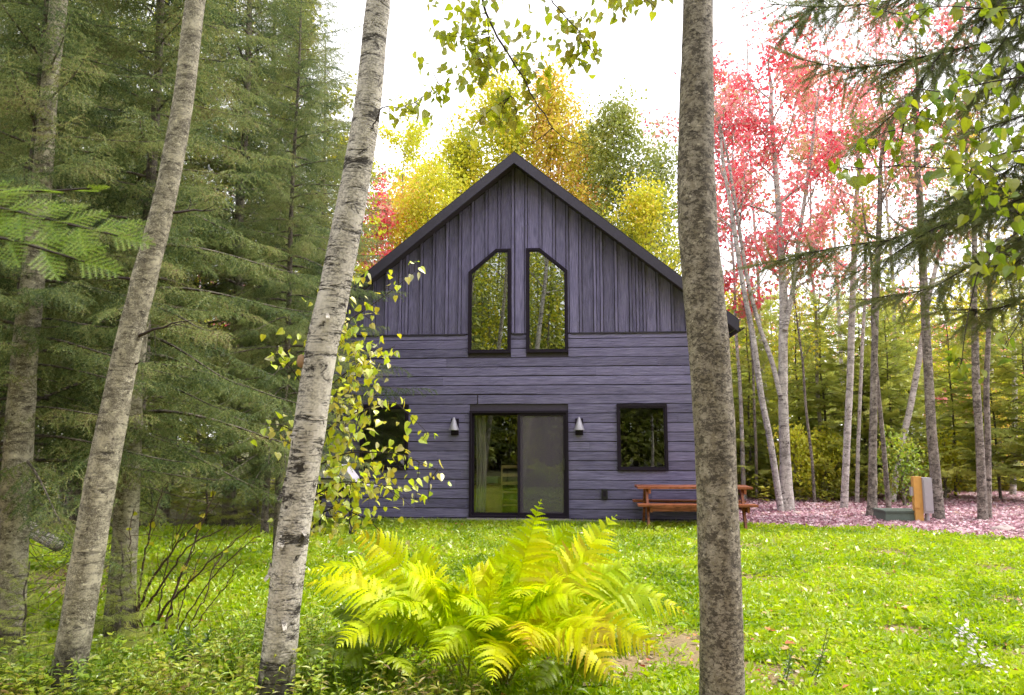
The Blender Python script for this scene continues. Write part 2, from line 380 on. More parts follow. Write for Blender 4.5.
# wall core (thin sheathing behind the siding), pieces round the openings
def core_front():
    mb = MB(); y0, y1 = .0, .14
    b = lambda a, c, z0, z1: mb.box(a, c, y0, y1, z0, z1)
    b(-HW, win_l[0], .0, BAND); b(win_l[0], win_l[1], .0, win_l[2]); b(win_l[0], win_l[1], win_l[3], BAND)
    b(win_l[1], door[0], .0, BAND); b(door[0], door[1], .0, door[2])
    b(door[1], win_r[0], .0, BAND); b(win_r[0], win_r[1], .0, win_r[2]); b(win_r[0], win_r[1], win_r[3], BAND)
    b(win_r[1], HW, .0, BAND)
    b(door[0], -.945, door[3], BAND) if door[0] < -.945 else None
    # above the door up to the gable sills
    b(door[0], door[1], door[3], 3.26)
    b(-.10, .20, 3.26, BAND); b(1.005, 1.02, 3.25, 3.26)
    # gable
    P_ = mb.prism
    P_([(-HW, BAND), (-.945, BAND), (-.945, roofz(-.945)), (-HW, roofz(HW))], y0, y1)
    P_([(1.02, BAND), (HW, BAND), (HW, roofz(HW)), (1.02, roofz(1.02))], y0, y1)
    P_([(-.945, 4.88), (-.40, 5.34), (-.10, 5.34), (-.10, roofz(.1)), (-.945, roofz(.945))], y0, y1)
    P_([(.20, 5.34), (.475, 5.34), (1.02, 4.88), (1.02, roofz(1.02)), (.20, roofz(.2))], y0, y1)
    P_([(-.10, BAND), (.20, BAND), (.20, roofz(.2)), (0, roofz(0)), (-.10, roofz(.1))], y0, y1)
    return mb
core_front().build('wall', M['soffit'], cabin)
mb = MB()
for s in (-1, 1):
    a, c = sorted((s * HW, s * (HW - .14)))
    mb.box(a, c, .14, DEP, 0, roofz(HW) + .02)
mb.prism([(-HW + .14, 0), (HW - .14, 0), (HW - .14, roofz(HW)), (0, roofz(0)), (-HW + .14, roofz(HW))], DEP - .14, DEP)
mb.build('wall', M['plank'], cabin)
MB().box(-HW + .15, HW - .15, .15, DEP - .15, .03, .10).build('floor', M['inside_floor'], cabin)
MB().box(-HW + .15, HW - .15, .15, DEP - .15, 2.75, 2.9).build('upper_floor', M['inside'], cabin)
MB().box(-HW + .15, HW - .15, 4.2, 4.3, .10, 2.75).build('partition', M['inside'], cabin)
MB().box(-HW + .15, HW - .15, 4.2, 4.3, 2.9, 5.0).build('partition', M['inside'], cabin)
MB().box(-HW - .02, HW + .02, -.055, -.0, -.2, .075).build('foundation', M['concrete'], cabin)

# horizontal plank siding, split at the openings
mb = MB(); z = .085; ph = .181; k = 0
ops = [(door[0], door[1], door[2] - .1, door[3]), win_r, win_l, (-.945, -.10, 3.26, 6), (.20, 1.02, 3.26, 6)]
while z < BAND - .03:
    z1 = min(z + ph, BAND)
    segs = [(-HW - .02, HW + .02)]
    cuts = sorted(rng.uniform(-3.7, 3.7, rng.integers(1, 3)))
    out = []
    for a, b in segs:
        p = a
        for c in cuts: out.append((p, c)); p = c
        out.append((p, b))
    for o in ops:
        if o[2] < z1 - .03 and o[3] > z + .03:
            nxt = []
            for a, b in out:
                if b <= o[0] or a >= o[1]: nxt.append((a, b)); continue
                if a < o[0]: nxt.append((a, o[0]))
                if b > o[1]: nxt.append((o[1], b))
            out = nxt
    for a, b in out:
        if b - a < .05: continue
        j = rng.uniform(-.002, .002); n = max(2, int((b - a) / .25)); xs = np.linspace(a + .0015, b - .0015, n)
        # lap profile with a slightly wavy sawn lower edge
        lo = z + .006 + .0045 * np.cumsum(rng.standard_normal(n)) * .35; lo = np.clip(lo + .008, z + .007, z + .024)
        hi = np.full(n, z1 - .002)
        yb, yt = -.030 + j, -.022 + j
        V = np.concatenate([np.stack([xs, np.full(n, yb), lo], 1), np.stack([xs, np.full(n, yb + .004), hi - .02], 1), np.stack([xs, np.full(n, yt), hi], 1),
                            np.stack([xs, np.full(n, -.001), hi], 1), np.stack([xs, np.full(n, -.001), lo], 1)])
        i = np.arange(n - 1); F = []
        for r0 in range(5):
            r1 = (r0 + 1) % 5
            F.append(np.stack([r0 * n + i, r0 * n + i + 1, r1 * n + i + 1, r1 * n + i], 1))
        mb.add(V, np.concatenate(F), [[r * n for r in range(5)][::-1]], [[r * n + n - 1 for r in range(5)]])
    z += ph; k += 1
mb.build('plank_siding', M['plank'], cabin)

# vertical boards with battens in the gable
def clip_strip(a, b, bot, proud, mb):
    """vertical strip a..b from bot up to the roof, minus the gable windows"""
    top = lambda s: roofz(s) + .0
    pieces = [(bot, None)]
    def win_low(s):   # is s inside a window: returns top edge height
        for W, sl in ((GWL, (-.945, -.10)), (GWR, (.20, 1.02))):
            if sl[0] < s < sl[1]:
                if W is GWL: return 5.34 if s > -.40 else 4.88 + (s + .945) / .545 * .46
                return 5.34 if s < .475 else 5.34 - (s - .475) / .545 * .46
        return None
    brk = sorted({a, b} | {q for q in (-.945, -.40, -.10, .20, .475, 1.02, 0.0) if a < q < b})
    for p, q in zip(brk[:-1], brk[1:]):
        if q - p < .004: continue
        e = 1e-4
        l, r = win_low(p + e), win_low(q - e)
        z0l = l if l else bot; z0r = r if r else bot
        mb.prism([(p, z0l), (q, z0r), (q, top(q)), (p, top(p))], -proud, -.001)
mbB = MB(); s = -HW
rows = []
while s < HW:
    w = float(rng.choice([.26, .27, .29, .25, .13, .28])); rows.append((s, min(s + w, HW))); s += w
for a, b in rows: clip_strip(a + .036, b - .036, BAND + .028, .016 + rng.uniform(0, .006), mbB)
for a, b in rows[1:]: clip_strip(a - .022, a + .022, BAND + .028, .050 + rng.uniform(0, .006), mbB)
mbB.build('gable_siding', M['board'], cabin)
mb = MB()
for a, b in ((-HW - .02, -1.0), (-.045, .145), (1.075, HW + .02)):
    mb.box(a, b, -.05, -.002, BAND, BAND + .026)
mb.build('drip_band', M['fascia'], cabin)

# roof
ang = math.atan(SL); EV = 4.2
for s in (-1, 1):
    top = [(0, APEX), (s * EV, APEX - SL * EV)]
    t_ = .10
    poly = [(0, APEX), (0, APEX - t_ * 1.3), (s * EV, APEX - SL * EV - t_ * 1.3), (s * EV, APEX - SL * EV)]
    if s < 0: pass
    else: poly = poly[::-1]
    poly = poly if s < 0 else poly
    MB().prism(poly, -OV - .02, DEP + .3).build('roof', M['roofing'], cabin)
    fb = [(0, APEX - .02), (0, APEX - .02 - .215), (s * (EV - .02), APEX - SL * (EV - .02) - .235), (s * (EV - .02), APEX - SL * (EV - .02) - .02)]
    if s > 0: fb = fb[::-1]
    # rake board just in front of the roof slab, and the soffit behind it
    f2 = [(q[0], q[1] - .012) for q in fb]
    MB().prism(f2, -OV - .055, -OV - .021).build('fascia', M['fascia'], cabin)
    f3 = [(0, APEX - .131), (0, APEX - .168), (s * (EV - .03), APEX - SL * (EV - .03) - .168), (s * (EV - .03), APEX - SL * (EV - .03) - .131)]
    if s > 0: f3 = f3[::-1]
    MB().prism(f3, -OV - .02, -.04).build('soffit', M['soffit'], cabin)
    # eave gutter
    g = MB(); gx = s * (EV + .045); gz = APEX - SL * EV - .14
    prof = [(gx + .055 * math.cos(a), gz + .055 * math.sin(a)) for a in np.linspace(PI, 2 * PI, 9)]
    prof += [(gx + .047 * math.cos(a), gz + .004 + .047 * math.sin(a)) for a in np.linspace(2 * PI, PI, 9)]
    g.prism(prof, -OV, DEP + .2).build('gutter', M['roofing'], cabin)

def ring(mb, poly, w, y0, y1):
    """frame of width w inside polygon poly (ccw seen from the front)"""
    n = len(poly); p = np.array(poly, float)
    d = norm(np.roll(p, -1, 0) - p); nrm = np.stack([-d[:, 1], d[:, 0]], 1)
    q = []
    for i in range(n):
        a, b = nrm[i - 1], nrm[i]
        m = (a + b) / (1 + a @ b); q.append(p[i] + m * w)
    q = np.array(q)
    for i in range(n):
        j = (i + 1) % n
        mb.prism([p[i], p[j], q[j], q[i]], y0, y1)
    return q
def window(poly, glassm, name='window', w1=.038, w2=.03):
    o = MB(); inner = ring(o, poly, w1, -.072, .10)
    f = o.build(name, M['trim'], cabin)
    o2 = MB(); inn2 = ring(o2, inner, w2, -.058, .06); o2.build('sash', M['trim'], f)
    MB().prism(list(inn2), -.036, -.03).build('pane', glassm, f)
    return f
rect = lambda r: [(r[0], r[2]), (r[1], r[2]), (r[1], r[3]), (r[0], r[3])]
window(GWL, M['glass_high']); window(GWR, M['glass_high'])
window(rect(win_r), M['glass_low']); window(rect(win_l), M['glass_low'])
# patio door
o = MB(); inner = ring(o, rect(door), .042, -.075, .12); pd = o.build('patio_door', M['trim'], cabin)
i0, i1, z0, z1 = inner[0][0], inner[1][0], inner[0][1], inner[2][1]; mid = (i0 + i1) / 2
o = MB(); q = ring(o, [(i0, z0), (mid + .03, z0), (mid + .03, z1), (i0, z1)], .045, .02, .07); o.build('fixed_sash', M['trim'], pd)
MB().prism(list(q), .04, .048).build('pane', M['glass_low'], pd)
o = MB(); q = ring(o, [(mid - .02, z0), (i1, z0), (i1, z1), (mid - .02, z1)], .05, -.045, .0); sl = o.build('sliding_sash', M['trim'], pd)
MB().prism(list(q), -.022, -.019).build('insect_screen', M['screen'], pd)
o = MB(); q = ring(o, [(mid + .03, z0 + .01), (i1 - .01, z0 + .01), (i1 - .01, z1 - .01), (mid + .03, z1 - .01)], .05, .075, .11); o.build('inner_sash', M['trim'], pd)
MB().prism(list(q), .09, .097).build('pane', M['glass_high'], pd)
MB().box(i1 - .055, i1 - .025, -.075, -.046, 1.0, 1.22).build('handle', M['black'], pd)
MB().box(door[0] - .03, door[1] + .03, -.12, -.056, .055, .095).build('threshold', M['sill'], cabin)
# wall lamps
for s in (-1.19, 1.215):
    l = MB().box(s - .075, s + .075, -.06, -.036, 1.66, 1.98).build('wall_lamp', M['trim'], cabin)
    a = np.arange(24) * 2 * PI / 24
    prof = [(.006, 2.005), (.02, 1.995), (.098, 1.765), (.10, 1.755), (.092, 1.757), (.015, 1.97)]
    V = [(s + r * math.cos(x), -.165 + r * math.sin(x), zz) for r, zz in prof for x in a]
    n = 24; F = [(i * n + j, (i + 1) * n + j, (i + 1) * n + (j + 1) % n, i * n + (j + 1) % n) for i in range(len(prof) - 1) for j in range(n)]
    MB().add(V, F, [list(range(n))]).build('lamp_shade', M['zinc'], l, True)
    MB().box(s - .012, s + .012, -.16, -.0605, 1.90, 1.925).build('lamp_arm', M['black'], l)
ob = MB().box(1.62, 1.735, -.075, -.036, .47, .65).build('outlet_box', M['black'], cabin)
MB().box(1.65, 1.705, -.081, -.0755, .51, .61).build('outlet_cover', M['trim'], ob)

# things inside seen through the glass door
def placed(o, s, d, z=0.0, rz=0.0):
    o.location = cab(s, d, z); o.rotation_euler = (0, 0, -TH + rz); return o
mb = MB(); n = 50
xs = np.linspace(-.84, -.64, n); ys = .30 + .035 * np.sin(np.linspace(0, 16, n)); zz = np.linspace(.12, 2.10, 8)
V = [(x + (.02 + .09 * (1 - (z_ - .12) / 2)) * math.sin(z_ * 1.2) * .5, y, z_) for z_ in zz for x, y in zip(xs, ys)]
F = [(i * n + j, i * n + j + 1, (i + 1) * n + j + 1, (i + 1) * n + j) for i in range(7) for j in range(n - 1)]
cu = mb.add(V, F).build('curtain', M['curtain'], None, True); placed(cu, 0, 0)
tag(cu, 'pale grey-green curtain hanging inside the left glass of the patio door', 'curtain')
# ladder-back chair
ch = thing('chair', 'pale wooden ladder-back chair seen through the glass door', 'chair'); placed(ch, -.16, .48, .10, R(14))
for x in (-.2, .2):
    mb = MB(); tube(mb, [(x, -.2, 0), (x, -.2, .45), (x, -.24, .98)], [.018, .018, .015], 8); mb.build('leg', M['pine'], ch)
    mb = MB(); tube(mb, [(x, .2, 0), (x, .2, .44)], .018, 8); mb.build('leg', M['pine'], ch)
for z_, y_ in ((.60, -.21), (.76, -.225), (.92, -.235)): MB().box(-.2, .2, y_ - .01, y_ + .01, z_, z_ + .06).build('back_slat', M['pine'], ch)
MB().box(-.22, .22, -.22, .22, .44, .475).build('seat', M['pine'], ch)
mb = MB(); mb.box(-.2, .2, -.207, -.193, .2, .225); mb.build('stretcher', M['pine'], ch)
# wooden chest with a cushion
cs = thing('chest', 'brown wooden chest with sage cushion behind the door glass', 'chest'); placed(cs, -.60, .62, .10)
MB().box(-.26, .26, -.25, .25, .0, .58).build('body', M['pine'], cs); MB().box(-.28, .28, -.27, .27, .581, .62).build('lid', M['inside_floor'], cs)
MB().box(-.2, .2, -.2, .2, .621, .74).build('cushion', M['cloth_green'], cs)

# ================================================================== PICNIC TABLE (trestle table with A-frame legs)
pt = thing('picnic_table', 'red-stained wooden picnic table by the cabin wall behind the mottled trunk', 'picnic table')
a, b = P(636, 486, 13.55), P(751, 486, 13.3)
pt.location = ((a[0] + b[0]) / 2, 13.5, 0); pt.rotation_euler = (0, 0, -R(4)); L = (b[0] - a[0]) / 2
for i in range(4):
    y = -.24 + i * .16
    MB().box(-L, L, y - .076, y + .076, .715, .755).build('table_plank', M['redwood'], pt)
for s in (-1, 1):
    for j in (0, 1):
        y = s * .44 + (j - .5) * .125
        MB().box(-L - .02, L + .02, y - .058, y + .058, .43, .468).build('seat_plank', M['redwood'], pt)
for x in (-L + .17, L - .17):
    for s in (-1, 1):
        V = np.array([(x - .02, s * .17 - .045, .71), (x - .02, s * .17 + .045, .71), (x - .02, s * .43 + .045, 0), (x - .02, s * .43 - .045, 0)])
        V = np.concatenate([V, V + (.04, 0, 0)])
        MB().add(V, [(0, 1, 2, 3), (7, 6, 5, 4), (0, 4, 5, 1), (1, 5, 6, 2), (2, 6, 7, 3), (3, 7, 4, 0)]).build('leg', M['redwood'], pt)
    MB().box(x + .021, x + .06, -.5, .5, .33, .429).build('cross_brace', M['redwood'], pt)
    MB().box(x + .021, x + .06, -.30, .30, .63, .714).build('top_brace', M['redwood'], pt)
MB().box(-L + .2, L - .2, -.02, .02, .30, .42).build('centre_rail', M['redwood'], pt)

# ================================================================== METER POST AND GROUND BOX, ROCKS, GRILL
g = G(921, 14.3)
up = thing('utility_post', 'yellow wooden utility post with grey meter cabinet on its right side', 'utility post', g, R(-6))
MB().box(-.11, .035, -.06, .06, 0, .88).build('post', M['postwood'], up)
MB().box(-.125, -.03, -.085, -.0605, .30, .40).build('block', M['postwood'], up)
mc = MB().box(.036, .20, -.11, .11, .20, .86).build('meter_cabinet', M['meter'], up)
MB().box(.05, .19, -.125, -.1105, .24, .82).build('cabinet_door', M['meter'], mc)
MB().box(.2005, .225, -.05, .05, .55, .66).build('latch', M['meter'], mc)
mb = MB(); tube(mb, [(.12, 0, 0), (.12, 0, .199)], .04, 12); mb.build('conduit', M['meter'], up)
MB().box(-.155, -.111, -.03, .04, .52, .68).build('junction_box', M['meter'], up)
g = G(898, 14.6)
gb = thing('ground_box', 'low dark green utility box on the leaves left of the yellow post', 'utility box', g, R(-4))
mb = MB(); V = [(x * w, y * w2, z_) for z_, w, w2 in ((0, .36, .30), (.20, .33, .27)) for x, y in ((-1, -1), (1, -1), (1, 1), (-1, 1))]
mb.add(V, [(3, 2, 1, 0), (4, 5, 6, 7), (0, 1, 5, 4), (1, 2, 6, 5), (2, 3, 7, 6), (3, 0, 4, 7)]).build('body', M['vault'], gb)
MB().box(-.35, .35, -.29, .29, .2005, .235).build('lid', M['vault'], gb)
def rock(px, Y, r, label, seed):
    q = np.random.default_rng(seed); mb = MB(); nu, nv = 14, 8
    ph_ = q.uniform(0, 6, 6)
    V = []
    for i in range(nv + 1):
        for j in range(nu):
            t, f = i / nv * PI, j / nu * 2 * PI
            k = 1 + .16 * math.sin(2 * f + ph_[0]) + .12 * math.sin(3 * f + 2 * t + ph_[1]) + .1 * math.cos(3 * t + ph_[2]) + .05 * math.sin(7 * f + ph_[3] + 4 * t)
            V.append((r * 1.3 * k * math.sin(t) * math.cos(f), r * k * math.sin(t) * math.sin(f), r * .55 * k * math.cos(t)))
    F = [(i * nu + j, (i + 1) * nu + j, (i + 1) * nu + (j + 1) % nu, i * nu + (j + 1) % nu) for i in range(nv) for j in range(nu)]
    o = mb.add(V, F).build('rock', M['rock'], None, True); g_ = G(px, Y); o.location = (g_[0], g_[1], r * .12); return tag(o, label, 'rock', 'rocks in the leaf litter')
rock(958, 13.2, .10, 'pinkish flat rock in front of the right-hand grey trunk', 1)
rock(1003, 13.0, .15, 'widest pale rock, right of the right-hand grey trunk', 2)
rock(797, 16.0, .09, 'small pale rock at the foot of the forked grey maple', 3)
gr = thing('barbecue_grill', 'grey lidded barbecue grill half hidden behind the yellow-green sapling', 'grill')
gp = P(336, 480, 12.6); gr.location = (gp[0], 12.6, 0)
lid = [(-.36, .86), (.36, .86), (.33, .95), (.16, 1.16), (-.16, 1.16), (-.30, 1.05)]
MB().prism(lid, -.26, .26).build('lid', M['grill'], gr)
MB().box(-.33, .33, -.24, .24, .62, .858).build('firebox', M['black'], gr)
MB().box(.361, .66, -.22, .22, .80, .83).build('side_shelf', M['grill'], gr); MB().box(-.66, -.361, -.22, .22, .80, .83).build('side_shelf', M['grill'], gr)
for x in (-.3, .3):
    for y in (-.2, .2): mb = MB(); tube(mb, [(x, y, 0), (x, y, .62)], .02, 8); mb.build('leg', M['black'], gr)
for x in (-.345, .345):
    mb = MB(); tube(mb, [(x - .02, -.2, .09), (x + .02, -.2, .09)], .09, 16); mb.build('wheel', M['black'], gr)
MB().box(-.2, .2, -.31, -.2605, .93, .955).build('handle', M['black'], gr)

# ================================================================== VEGETATION GENERATORS
def px_path(rows, Y, dy=0.0):
    """rows (px,py,width px) -> centre points and radii of something standing at distance Y (leaning dy towards the back)"""
    pts, rad = [], []
    for i, (px, py, w) in enumerate(rows):
        y = Y + dy * i / max(1, len(rows) - 1)
        p = P(px, py, y); pts.append(p)
        rad.append(w / 2 * (p[1] * c7 + (p[2] - EYE) * s7) / FPX)
    return np.array(pts), np.array(rad)
def trunk_tube(mb, pts, rad, seg, n, rng, wob=.03, flare=.25):
    p = smooth_path(np.column_stack([pts, rad]), n, 3)
    r = p[:, 3].copy(); p = p[:, :3]
    h = p[:, 2] - p[0, 2]
    r *= 1 + flare * np.exp(-h / .22)
    a = np.arange(seg) * 2 * PI / seg
    T = norm(np.gradient(p, axis=0)); A = norm(np.cross(T, (0, 1.0, 0))); B = np.cross(T, A)
    k = 1 + wob * (np.sin(2 * a[None] + h[:, None] * 1.7 + rng.uniform(0, 6)) * .5 + np.sin(3 * a[None] - h[:, None] * 3.1 + rng.uniform(0, 6)) * .4
                   + .35 * np.sin(h[:, None] * 9 + rng.uniform(0, 6)) + .3 * rng.standard_normal((n, seg)))
    # branch scars: local swellings
    for _ in range(int(h[-1] * 1.6)):
        hz, az = rng.uniform(.3, h[-1]), rng.uniform(0, 2 * PI)
        k += rng.uniform(.05, .2) * np.exp(-((h[:, None] - hz) / .05) ** 2 - (np.angle(np.exp(1j * (a[None] - az))) / .5) ** 2)
    rr = r[:, None] * k
    V = p[:, None] + rr[..., None] * (np.cos(a)[None, :, None] * A[:, None] + np.sin(a)[None, :, None] * B[:, None])
    i, j = np.meshgrid(np.arange(n - 1), np.arange(seg), indexing='ij')
    F = np.stack([i * seg + j, i * seg + (j + 1) % seg, (i + 1) * seg + (j + 1) % seg, (i + 1) * seg + j], -1).reshape(-1, 4)
    mb.add(V.reshape(-1, 3), F, [list(range((n - 1) * seg, n * seg))])
    return p, r
def extend(pts, rad, top, rng, rtop=.03, lean=None):
    """carry a trunk on above the frame to height top, and down into the ground"""
    pts, rad = list(pts), list(rad)
    if pts[-1][2] < pts[0][2]: pts, rad = pts[::-1], rad[::-1]
    d = pts[1] - pts[0]
    if pts[0][2] > -.02:
        d = d / max(.1, d[2]); z0 = pts[0][2]
        pts.insert(0, pts[0] - d * (z0 + .06)); rad.insert(0, rad[0] * 1.05)
    if top:
        d = (pts[-1] - pts[-3]) if lean is None else np.array(lean, float); d = d / d[2]
        p0, r0, z0 = pts[-1], rad[-1], pts[-1][2]
        for k in (.33, .66, 1.0):
            pts.append(p0 + d * (top - z0) * k + np.array((rng.uniform(-.1, .1), rng.uniform(-.1, .1), 0))); rad.append(r0 * (1 - k) + rtop * k)
    return np.array(pts), np.array(rad)
def limb(p0, d, L, rng, n=7, up=.25, wob=.12):
    pts = [np.array(p0, float)]; d = norm(np.array(d, float))
    for i in range(n - 1):
        d = norm(d + np.array((0, 0, up / n)) + wob * rng.standard_normal(3)); pts.append(pts[-1] + d * L / (n - 1))
    return np.array(pts)
def leaf_frames(rng, n, hang=.5, flat=.6):
    f = norm(rng.standard_normal((n, 3)) + np.array((0, 0, -hang * 1.6)))
    u = norm(rng.standard_normal((n, 3)) + np.array((0, 0, flat * 2)))
    return frames(f, u)
def leafy_crown(rng, wood, crown, path, prad, z0, rad, n_leaf, leaf, tpl=LEAF_D, n_limb=18, elev=(15, 55), prof=None, twigs=6, spread=.16, seg=4, hang=.5, up=.3, patch=1.0):
    """limbs and twigs from a trunk path into wood, leaves into crown"""
    hs = path[:, 2]; zt = hs[-1]; tips = []
    for k in range(n_limb):
        z = z0 + (zt - z0) * ((k + rng.uniform(0, 1)) / n_limb) ** .9
        i = min(len(path) - 1, np.searchsorted(hs, z)); t = (z - z0) / max(.1, zt - z0)
        az, el = k * 2.4 + rng.uniform(-.5, .5), R(rng.uniform(*elev) + 25 * t)
        L = rad * (prof(t) if prof else (.55 + 1.1 * t - 1.35 * t * t + .15)) * rng.uniform(.75, 1.25)
        lp = limb(path[i], (math.cos(az) * math.cos(el), math.sin(az) * math.cos(el), math.sin(el)), max(.25, L), rng, 8, up)
        r0 = min(prad[i] * .5, .02 + L * .012)
        tube(wood, lp, np.linspace(r0, .004, 8), seg, False)
        for j in range(twigs):
            q = lp[rng.integers(2, 8)]; dd = norm(lp[-1] - lp[0]) + .9 * rng.standard_normal(3)
            tp = limb(q, dd, L * rng.uniform(.2, .45), rng, 5, .1, .2)
            tube(wood, tp, np.linspace(max(.004, r0 * .35), .002, 5), 3, False)
            tips.append(tp)
        tips.append(lp[3:])
    if patch < 1: tips = [q for q in tips if rng.uniform() < patch] or tips
    pp = np.concatenate(tips)
    pos = pp[rng.integers(0, len(pp), n_leaf)] + spread * rng.standard_normal((n_leaf, 3))
    scatter(crown, *tpl, pos, leaf_frames(rng, n_leaf, hang), leaf * rng.uniform(.6, 1.3, n_leaf))
def broadleaf(name, label, cat, base, H, rad, n_leaf, leaf, lm, bark, seed, r0=.1, z0=.3, group=None, tpl=LEAF_D, lean=(0, 0), n_limb=18, **kw):
    rng = np.random.default_rng(seed)
    t = thing(name, label, cat, tuple(base), 0, group)
    h = np.linspace(-.06, H, 8)
    pts = np.stack([lean[0] * (h / H) + .06 * rng.standard_normal(8) * (h > .2), lean[1] * (h / H) + .06 * rng.standard_normal(8) * (h > .2), h], 1)
    w, c = MB(), MB()
    p, r = trunk_tube(w, pts, np.linspace(r0, .015, 8), 8, 26, rng, .03)
    leafy_crown(rng, w, c, p, r, H * z0, rad, n_leaf, leaf, tpl, n_limb, **kw)
    w.build('trunk', M[bark], t, True); c.build('crown', M[lm], t)
    return t

def needle_rows(y0, x0, ang, L, step, nl, nw, lift=.35):
    """needles both sides of a straight twig starting at (x0,y0) in direction ang"""
    d = np.array((math.sin(ang), math.cos(ang), 0)); s = np.array((d[1], -d[0], 0)); V = []
    ts = np.arange(step * .5, L, step)
    for k, t in enumerate(ts):
        b = np.array((x0, y0, 0)) + d * t; l = nl * (1 - .35 * t / L)
        for q in (-1, 1):
            tip = b + l * norm(s * q * .85 + d * .55 + np.array((0, 0, lift * (1 if (k + q) % 3 else -.6))))
            V += [b - d * nw, b + d * nw, tip]
    return V
def spray(step, nl, nw, n_side=6, twigw=.006):
    V = needle_rows(0, 0, 0, 1.0, step, nl, nw); W = []
    def stick(x0, y0, a, L):
        d = np.array((math.sin(a), math.cos(a), 0)); s = np.array((d[1], -d[0], 0)) * twigw; b = np.array((x0, y0, 0))
        W.append([b - s, b + s, b + d * L + s * .4, b + d * L - s * .4])
    stick(0, 0, 0, 1)
    for k in range(n_side):
        y = .1 + .8 * k / n_side
        for q in (-1, 1):
            L = .10 + .42 * (1 - y) * (.75 + .25 * ((k * 7 + q) % 3) / 2)
            V += needle_rows(y + .04 * (q > 0), 0, q * R(52), L, step, nl * .9, nw); stick(0, y + .04 * (q > 0), q * R(52), L)
    n = len(V) // 3; m = len(W)
    VV = np.concatenate([np.array(V), np.array(W).reshape(-1, 3)])
    return VV, [np.arange(3 * n).reshape(n, 3), 3 * n + np.arange(4 * m).reshape(m, 4)]
def spray3d(seed, step=.055, nl=.075, nw=.013, n_side=9):
    """a drooping, irregular conifer branchlet: bent twigs with needles all round"""
    q = np.random.default_rng(seed); V, W = [], []
    def twig(o, d, L, bend, k=7):
        o = np.array(o, float); d = norm(np.array(d, float)); pts = [o]
        for _ in range(k - 1):
            d = norm(d + np.array((0, 0, -bend / k)) + .09 * q.standard_normal(3)); pts.append(pts[-1] + d * L / (k - 1))
        pts = np.array(pts); u = np.linspace(0, 1, k); g = norm(np.gradient(pts, axis=0))
        for t in np.arange(step / L * .5, 1, step / L):
            b = np.array([np.interp(t, u, pts[:, a]) for a in range(3)]); gg = norm(np.array([np.interp(t, u, g[:, a]) for a in range(3)]))
            for _ in range(3):
                r = q.standard_normal(3) * (1, 1, .8) + (0, 0, .25); r = norm(r - gg * (r @ gg)); tip = b + nl * q.uniform(.7, 1.1) * (1 - .3 * t) * norm(r * .8 + gg * .6)
                V.extend([b - gg * nw, b + gg * nw, tip])
        for m in range(k - 1):
            sd = norm(np.cross(g[m], (0, 0, 1.)) + 1e-6) * .007 * (1 - .7 * u[m]); W.append([pts[m] - sd, pts[m] + sd, pts[m + 1] + sd * .7, pts[m + 1] - sd * .7])
        return pts
    ax = twig((0, 0, 0), (0, 1, .1), 1.0, .45)
    for k in range(n_side):
        t = .06 + .86 * k / n_side; i = int(t * 6); o = ax[i] + (ax[i + 1] - ax[i]) * (t * 6 - i); sg = -1 if k % 2 else 1
        twig(o, (sg * q.uniform(.5, 1.0), q.uniform(.35, .9), q.uniform(-.5, .15)), (.14 + .48 * (1 - t)) * q.uniform(.65, 1.2), q.uniform(.2, 1.1), 5)
    n = len(V) // 3; m = len(W)
    return np.concatenate([np.array(V), np.array(W).reshape(-1, 3)]), [np.arange(3 * n).reshape(n, 3), 3 * n + np.arange(4 * m).reshape(m, 4)]
SPRAY_HI = [spray3d(k) for k in (1, 2, 3)]
SPRAY_MED = spray(.13, .15, .05, 5, .014)
SPRAY_FINE = spray(.022, .10, .007, 6, .006)
def shoot(step=.028, nl=.105, nw=.0075, seed=0):
    q = np.random.default_rng(seed); V = []
    for t in np.arange(.02, 1, step):
        for k in range(6):
            a = q.uniform(0, 2 * PI); tip = np.array((math.cos(a) * .85, .55, math.sin(a) * .85)) * nl * q.uniform(.7, 1.1) * (1 - .35 * t)
            V += [(0, t - nw, 0), (0, t + nw, 0), tuple(tip + (0, t, 0))]
    n = len(V) // 3
    return np.concatenate([np.array(V), [(-.009, 0, 0), (.009, 0, 0), (0, 1, 0)]]), [np.arange(3 * n + 3).reshape(n + 1, 3)]
SHOOT = shoot()

